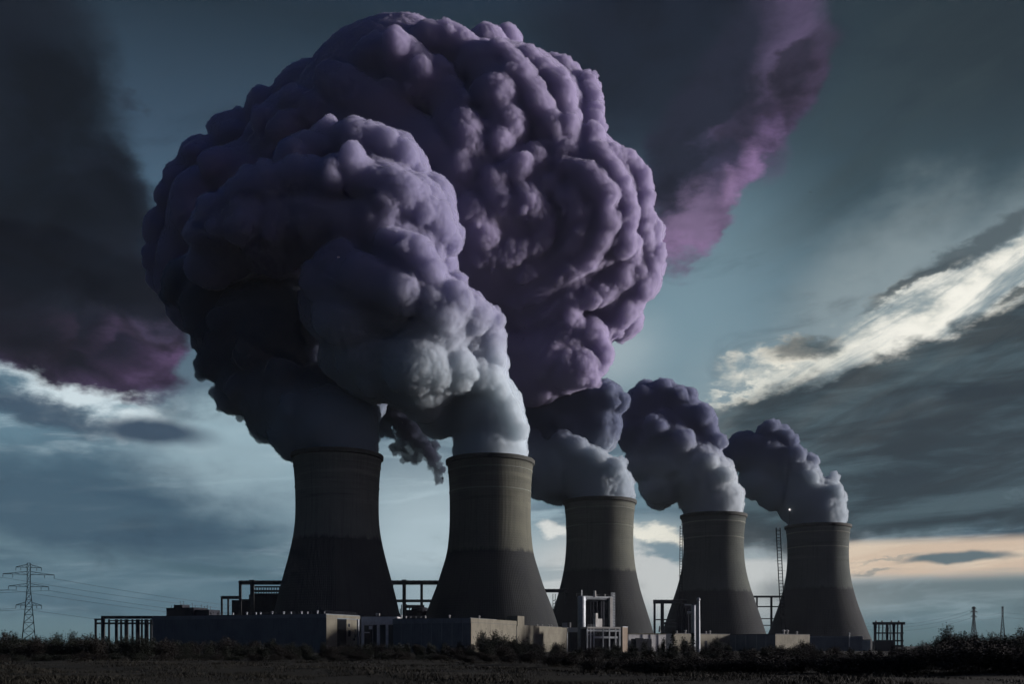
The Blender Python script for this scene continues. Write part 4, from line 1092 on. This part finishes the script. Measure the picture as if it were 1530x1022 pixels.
# ================================================================== shrubs and trees
def leaves(pts, size, rng, flat=0.4):
    """small bent leaf faces at the points"""
    n = len(pts); a = rng.normal(0, 1, (n, 3)); a[:, 2] *= flat; a /= np.linalg.norm(a, axis=1)[:, None]
    b = np.cross(a, rng.normal(0, 1, (n, 3))); b /= np.linalg.norm(b, axis=1)[:, None]
    s = size * rng.uniform(0.6, 1.4, (n, 1)); q = np.stack([pts - a * s, pts + b * s * 0.45, pts + a * s, pts - b * s * 0.45], 1)
    return q.reshape(-1, 3), np.arange(4 * n).reshape(-1, 4)


def shrub(name, label, seed, h, w, nl, twigs, leaf, mat, group, cat='shrub', stems=6, lo=0.05):
    rng = np.random.default_rng(seed); o = empty(name, (0, 0, 0), label, cat, group)
    tr = MB(); tips = []
    for i in range(stems):
        a = rng.uniform(0, 6.28); r = w * 0.5 * rng.uniform(0.2, 0.95); top = h * rng.uniform(0.55, 0.95) * (1 - 0.35 * (r / (w * 0.5)) ** 2)
        p = Vector((rng.normal(0, 0.06 * w), rng.normal(0, 0.06 * w), 0)); q = Vector((r * math.cos(a) * 0.6, r * math.sin(a) * 0.6, top * 0.55)); e = Vector((r * math.cos(a), r * math.sin(a), top))
        tr.tube(p, q, 0.035 * h * 0.35, 5, 0.02 * h * 0.35).tube(q, e, 0.02 * h * 0.35, 5, 0.006 * h * 0.3); tips.append((q, e))
    tr.build('stem', M_BARK, o)
    pts = []
    for k in range(nl // 14):
        q, e = tips[rng.integers(len(tips))]; c = np.array(q.lerp(e, float(rng.uniform(0.05, 1.08)))); c[2] *= rng.uniform(0.35, 1.02) if rng.random() < 0.55 else 1.0
        c[:2] += rng.normal(0, 0.11 * w, 2); pts.append(c + rng.normal(0, 1, (14, 3)) * np.array((0.075 * w, 0.075 * w, 0.07 * h)))
    for k in range(twigs):
        q, e = tips[rng.integers(len(tips))]; b = np.array(e) + rng.normal(0, 0.12 * w, 3) * (1, 1, 0.3); L = h * rng.uniform(0.10, 0.26)
        d = np.array((rng.normal(0, 0.25), rng.normal(0, 0.25), 1.0)); t = np.linspace(0, 1, 9)[:, None]
        pts.append(b + d * L * t + rng.normal(0, 0.018 * w, (9, 3)) * (1.2 - t))
    pts = np.concatenate(pts); pts[:, 2] = np.clip(pts[:, 2], lo * h * rng.random(len(pts)), None)
    V, Fc = leaves(pts, leaf, rng); me = mesh_np('crown', V, Fc); me.materials.append(mat)
    c = bpy.data.objects.new('crown', me); COL.objects.link(c); c.parent = o
    return o


def fir(label, seed, h, group=None):
    rng = np.random.default_rng(seed); o = empty('young_fir', (0, 0, 0), label, 'fir tree', group)
    MB().tube((0, 0, 0), (0, 0, h), 0.03 * h * 0.6, 6, 0.01).build('trunk', M_BARK, o)
    pts = []
    for z in np.linspace(0.12, 0.97, 13):
        L = 0.26 * h * (1 - z) ** 0.8 + 0.03 * h
        for j in range(6):
            a = rng.uniform(0, 6.28); t = np.linspace(0.05, 1, 14)[:, None]
            b = np.array((math.cos(a), math.sin(a), -0.12 + 0.35 * z)) * L * rng.uniform(0.6, 1.1)
            pts.append(np.array((0, 0, z * h)) + b * t + rng.normal(0, 0.012 * h, (14, 3)))
    pts.append(np.array((0, 0, 1.0))[None] * np.linspace(0.94, 1.04, 10)[:, None] * h)
    V, Fc = leaves(np.concatenate(pts), 0.035 * h, rng); me = mesh_np('crown', V, Fc); me.materials.append(M_FIR)
    c = bpy.data.objects.new('crown', me); COL.objects.link(c); c.parent = o
    return o


PROTO = []
for i, (h, w, nl, tw, mt, nm) in enumerate(((4.0, 4.6, 5200, 60, M_LEAF, 'hedge_shrub'), (4.4, 3.6, 4400, 90, M_LEAF, 'hedge_shrub'), (3.6, 5.2, 5200, 50, M_LEAF2, 'hedge_shrub'),
                                              (5.0, 4.0, 4600, 110, M_LEAF, 'hedge_shrub'), (4.2, 5.0, 5200, 80, M_LEAF2, 'hedge_shrub'))):
    PROTO.append(shrub(nm, None, 100 + i, h, w, nl, tw, 0.12, mt, None))
used = set()


def plant(i, px, Y, top, label, group, wide=1.0, rz=None, cat='shrub'):
    """one shrub on the bearing px, Y metres out, reaching photo height top"""
    src = PROTO[i]
    if i in used: o = copy_tree(src)
    else: o = src; used.add(i)
    h = (4.0, 4.4, 3.6, 5.0, 4.2)[i] * 1.05
    s = max(0.35, zat(top, Y) / h)
    g = ground_at(px, Y); o.location = (g.x, g.y, gz(g.x, g.y) - 0.05); o.scale = (s * wide, s * wide, s); o.rotation_euler.z = rr.uniform(0, 6.28) if rz is None else rz
    o['label'] = label; o['category'] = cat; o['group'] = group
    return o


rr = random.Random(21)
# back row along the foot of the plant, then the nearer rows
def profile(px):
    return float(np.interp(px, [0, 60, 140, 230, 300, 480, 500, 560, 600, 690, 705, 730, 800, 815, 850, 870, 930, 960, 1010, 1060, 1100, 1150, 1215, 1260, 1330, 1385, 1395, 1425, 1450, 1500, 1530],
                           [946, 946, 947, 950, 952, 958, 960, 957, 960, 960, 958, 950, 954, 966, 965, 963, 962, 958, 962, 963, 964, 962, 963, 966, 967, 965, 951, 950, 955, 950, 949]))
ZONES = [(250, 'dark shrub in the hedge at far left, below the canopy and pylon'), (490, 'dark shrub in the hedge along the foot of the long blue hall'), (705, 'dark shrub in the hedge before the workshop and blue front'),
         (860, 'dark shrub in the hedge under the cream warehouse wall'), (1010, 'dark shrub in the hedge before the pipework gantry'), (1215, 'dark shrub in the hedge before the right hand sheds'),
         (1390, 'low dark shrub in the hedge before the steel scaffold'), (9999, 'dark shrub in the tall hedge at far right')]
def zone(px): return next(l for e, l in ZONES if px < e)
GR = 'shrubs of the dark hedge before the power station'
px = -90
while px < 1640:
    Y = rr.uniform(262, 300); w = rr.uniform(20, 30)
    plant(rr.randrange(5), px, Y, profile(px) + rr.uniform(-3, 5), zone(px), GR, rr.uniform(0.9, 1.25)); px += w * 0.82
px = -90
while px < 1680:
    Y = rr.uniform(208, 235) if px < 850 else rr.uniform(165, 215); w = rr.uniform(26, 38)
    plant(rr.randrange(5), px, Y, profile(px) + rr.uniform(4, 10), zone(px), GR, rr.uniform(1.1, 1.5)); px += w * 0.85
GR2 = 'low brown brush along the front of the hedge'
px = 700
while px < 1690:                                          # brown brush bank that comes nearer towards the right
    Y = float(np.interp(px, [700, 860, 1000, 1560], [165, 128, 112, 104])) + rr.uniform(-3, 6)
    plant((2, 4)[rr.randrange(2)], px, Y, float(np.interp(px, [700, 780, 900, 1000, 1200, 1400, 1560], [982, 976, 973, 976, 972, 966, 962])) + rr.uniform(-3, 4),
          'low russet brush in the bank right of the open field' if px > 1000 else 'low russet brush on the mound below the cream warehouse and gantry', GR2, rr.uniform(1.3, 1.9)); px += rr.uniform(22, 34)
px = -30
while px < 720:
    plant((2, 4, 0)[rr.randrange(3)], px, rr.uniform(196, 206), rr.uniform(972, 979), 'low brush at the edge of the open field on the left', GR2, rr.uniform(1.5, 2.0)); px += rr.uniform(24, 36)
# ones that stand out
def special(i, px, Y, top, wide, label): plant(i, px, Y, top, label, 'stand out shrubs and trees of the hedge', wide)
special(3, 722, 300, 943, 0.9, 'twiggy bush against the left part of the cream wall')
special(1, 748, 296, 940, 0.95, 'tallest twiggy bush before the cream wall')
special(0, 778, 292, 952, 1.1, 'broad round bush before the cream wall, right of the tallest one')
special(4, 834, 290, 958, 0.9, 'rounded bush at the right corner of the cream wall')
special(3, 990, 300, 953, 0.6, 'slim dark bush before the yard wall')
special(1, 1020, 300, 951, 0.8, 'pointed bush just left of the twin flues')
special(3, 1072, 300, 952, 0.8, 'upright bush right of the twin flues')
special(1, 1200, 300, 955, 0.9, 'bush before the cream side of the blue fronted shed')
special(3, 1418, 190, 935, 0.85, 'tall spreading bush at the left end of the right hedge')
special(0, 1398, 196, 946, 0.9, 'leaning bush at the outer left edge of the right hedge')
special(1, 1446, 188, 943, 0.8, 'ragged bush in the right hedge below the left small pylon')
special(3, 1522, 180, 941, 0.9, 'tall bush at the right border of the photo')
special(4, 1468, 184, 945, 1.2, 'broad dark bush between the two small pylons, low in the right hedge')
special(0, 1506, 178, 946, 1.2, 'broad dark bush just right of the right small pylon')
special(4, 1430, 180, 947, 1.2, 'broad dark bush tucked behind the tall spreading one')
special(1, 1490, 186, 944, 0.8, 'ragged bush in the right hedge below the right small pylon')
f = fir('spindly young fir between the twin flues and the cream shed', 9, 6.6); g = ground_at(1035, 285); f.location = g
f = fir('young fir standing before the yard wall, darkest of the pair', 10, 7.2); g = ground_at(1006, 292); f.location = g

# ================================================================== thin evening haze round the whole plant
m = bpy.data.materials.new('air'); m.use_nodes = True; m.node_tree.nodes.clear()
v = m.node_tree.nodes.new('ShaderNodeVolumePrincipled'); v.inputs['Color'].default_value = (0.80, 0.88, 1.0, 1); v.inputs['Density'].default_value = 1.8e-5; v.inputs['Anisotropy'].default_value = 0.2
m.node_tree.links.new(v.outputs[0], m.node_tree.nodes.new('ShaderNodeOutputMaterial').inputs[1])
o = MB().box(-1500, -200, -3, 1500, 2100, 470).build('haze', m); tag(o, 'thin blue evening haze over the whole plant', 'haze', kind='stuff')
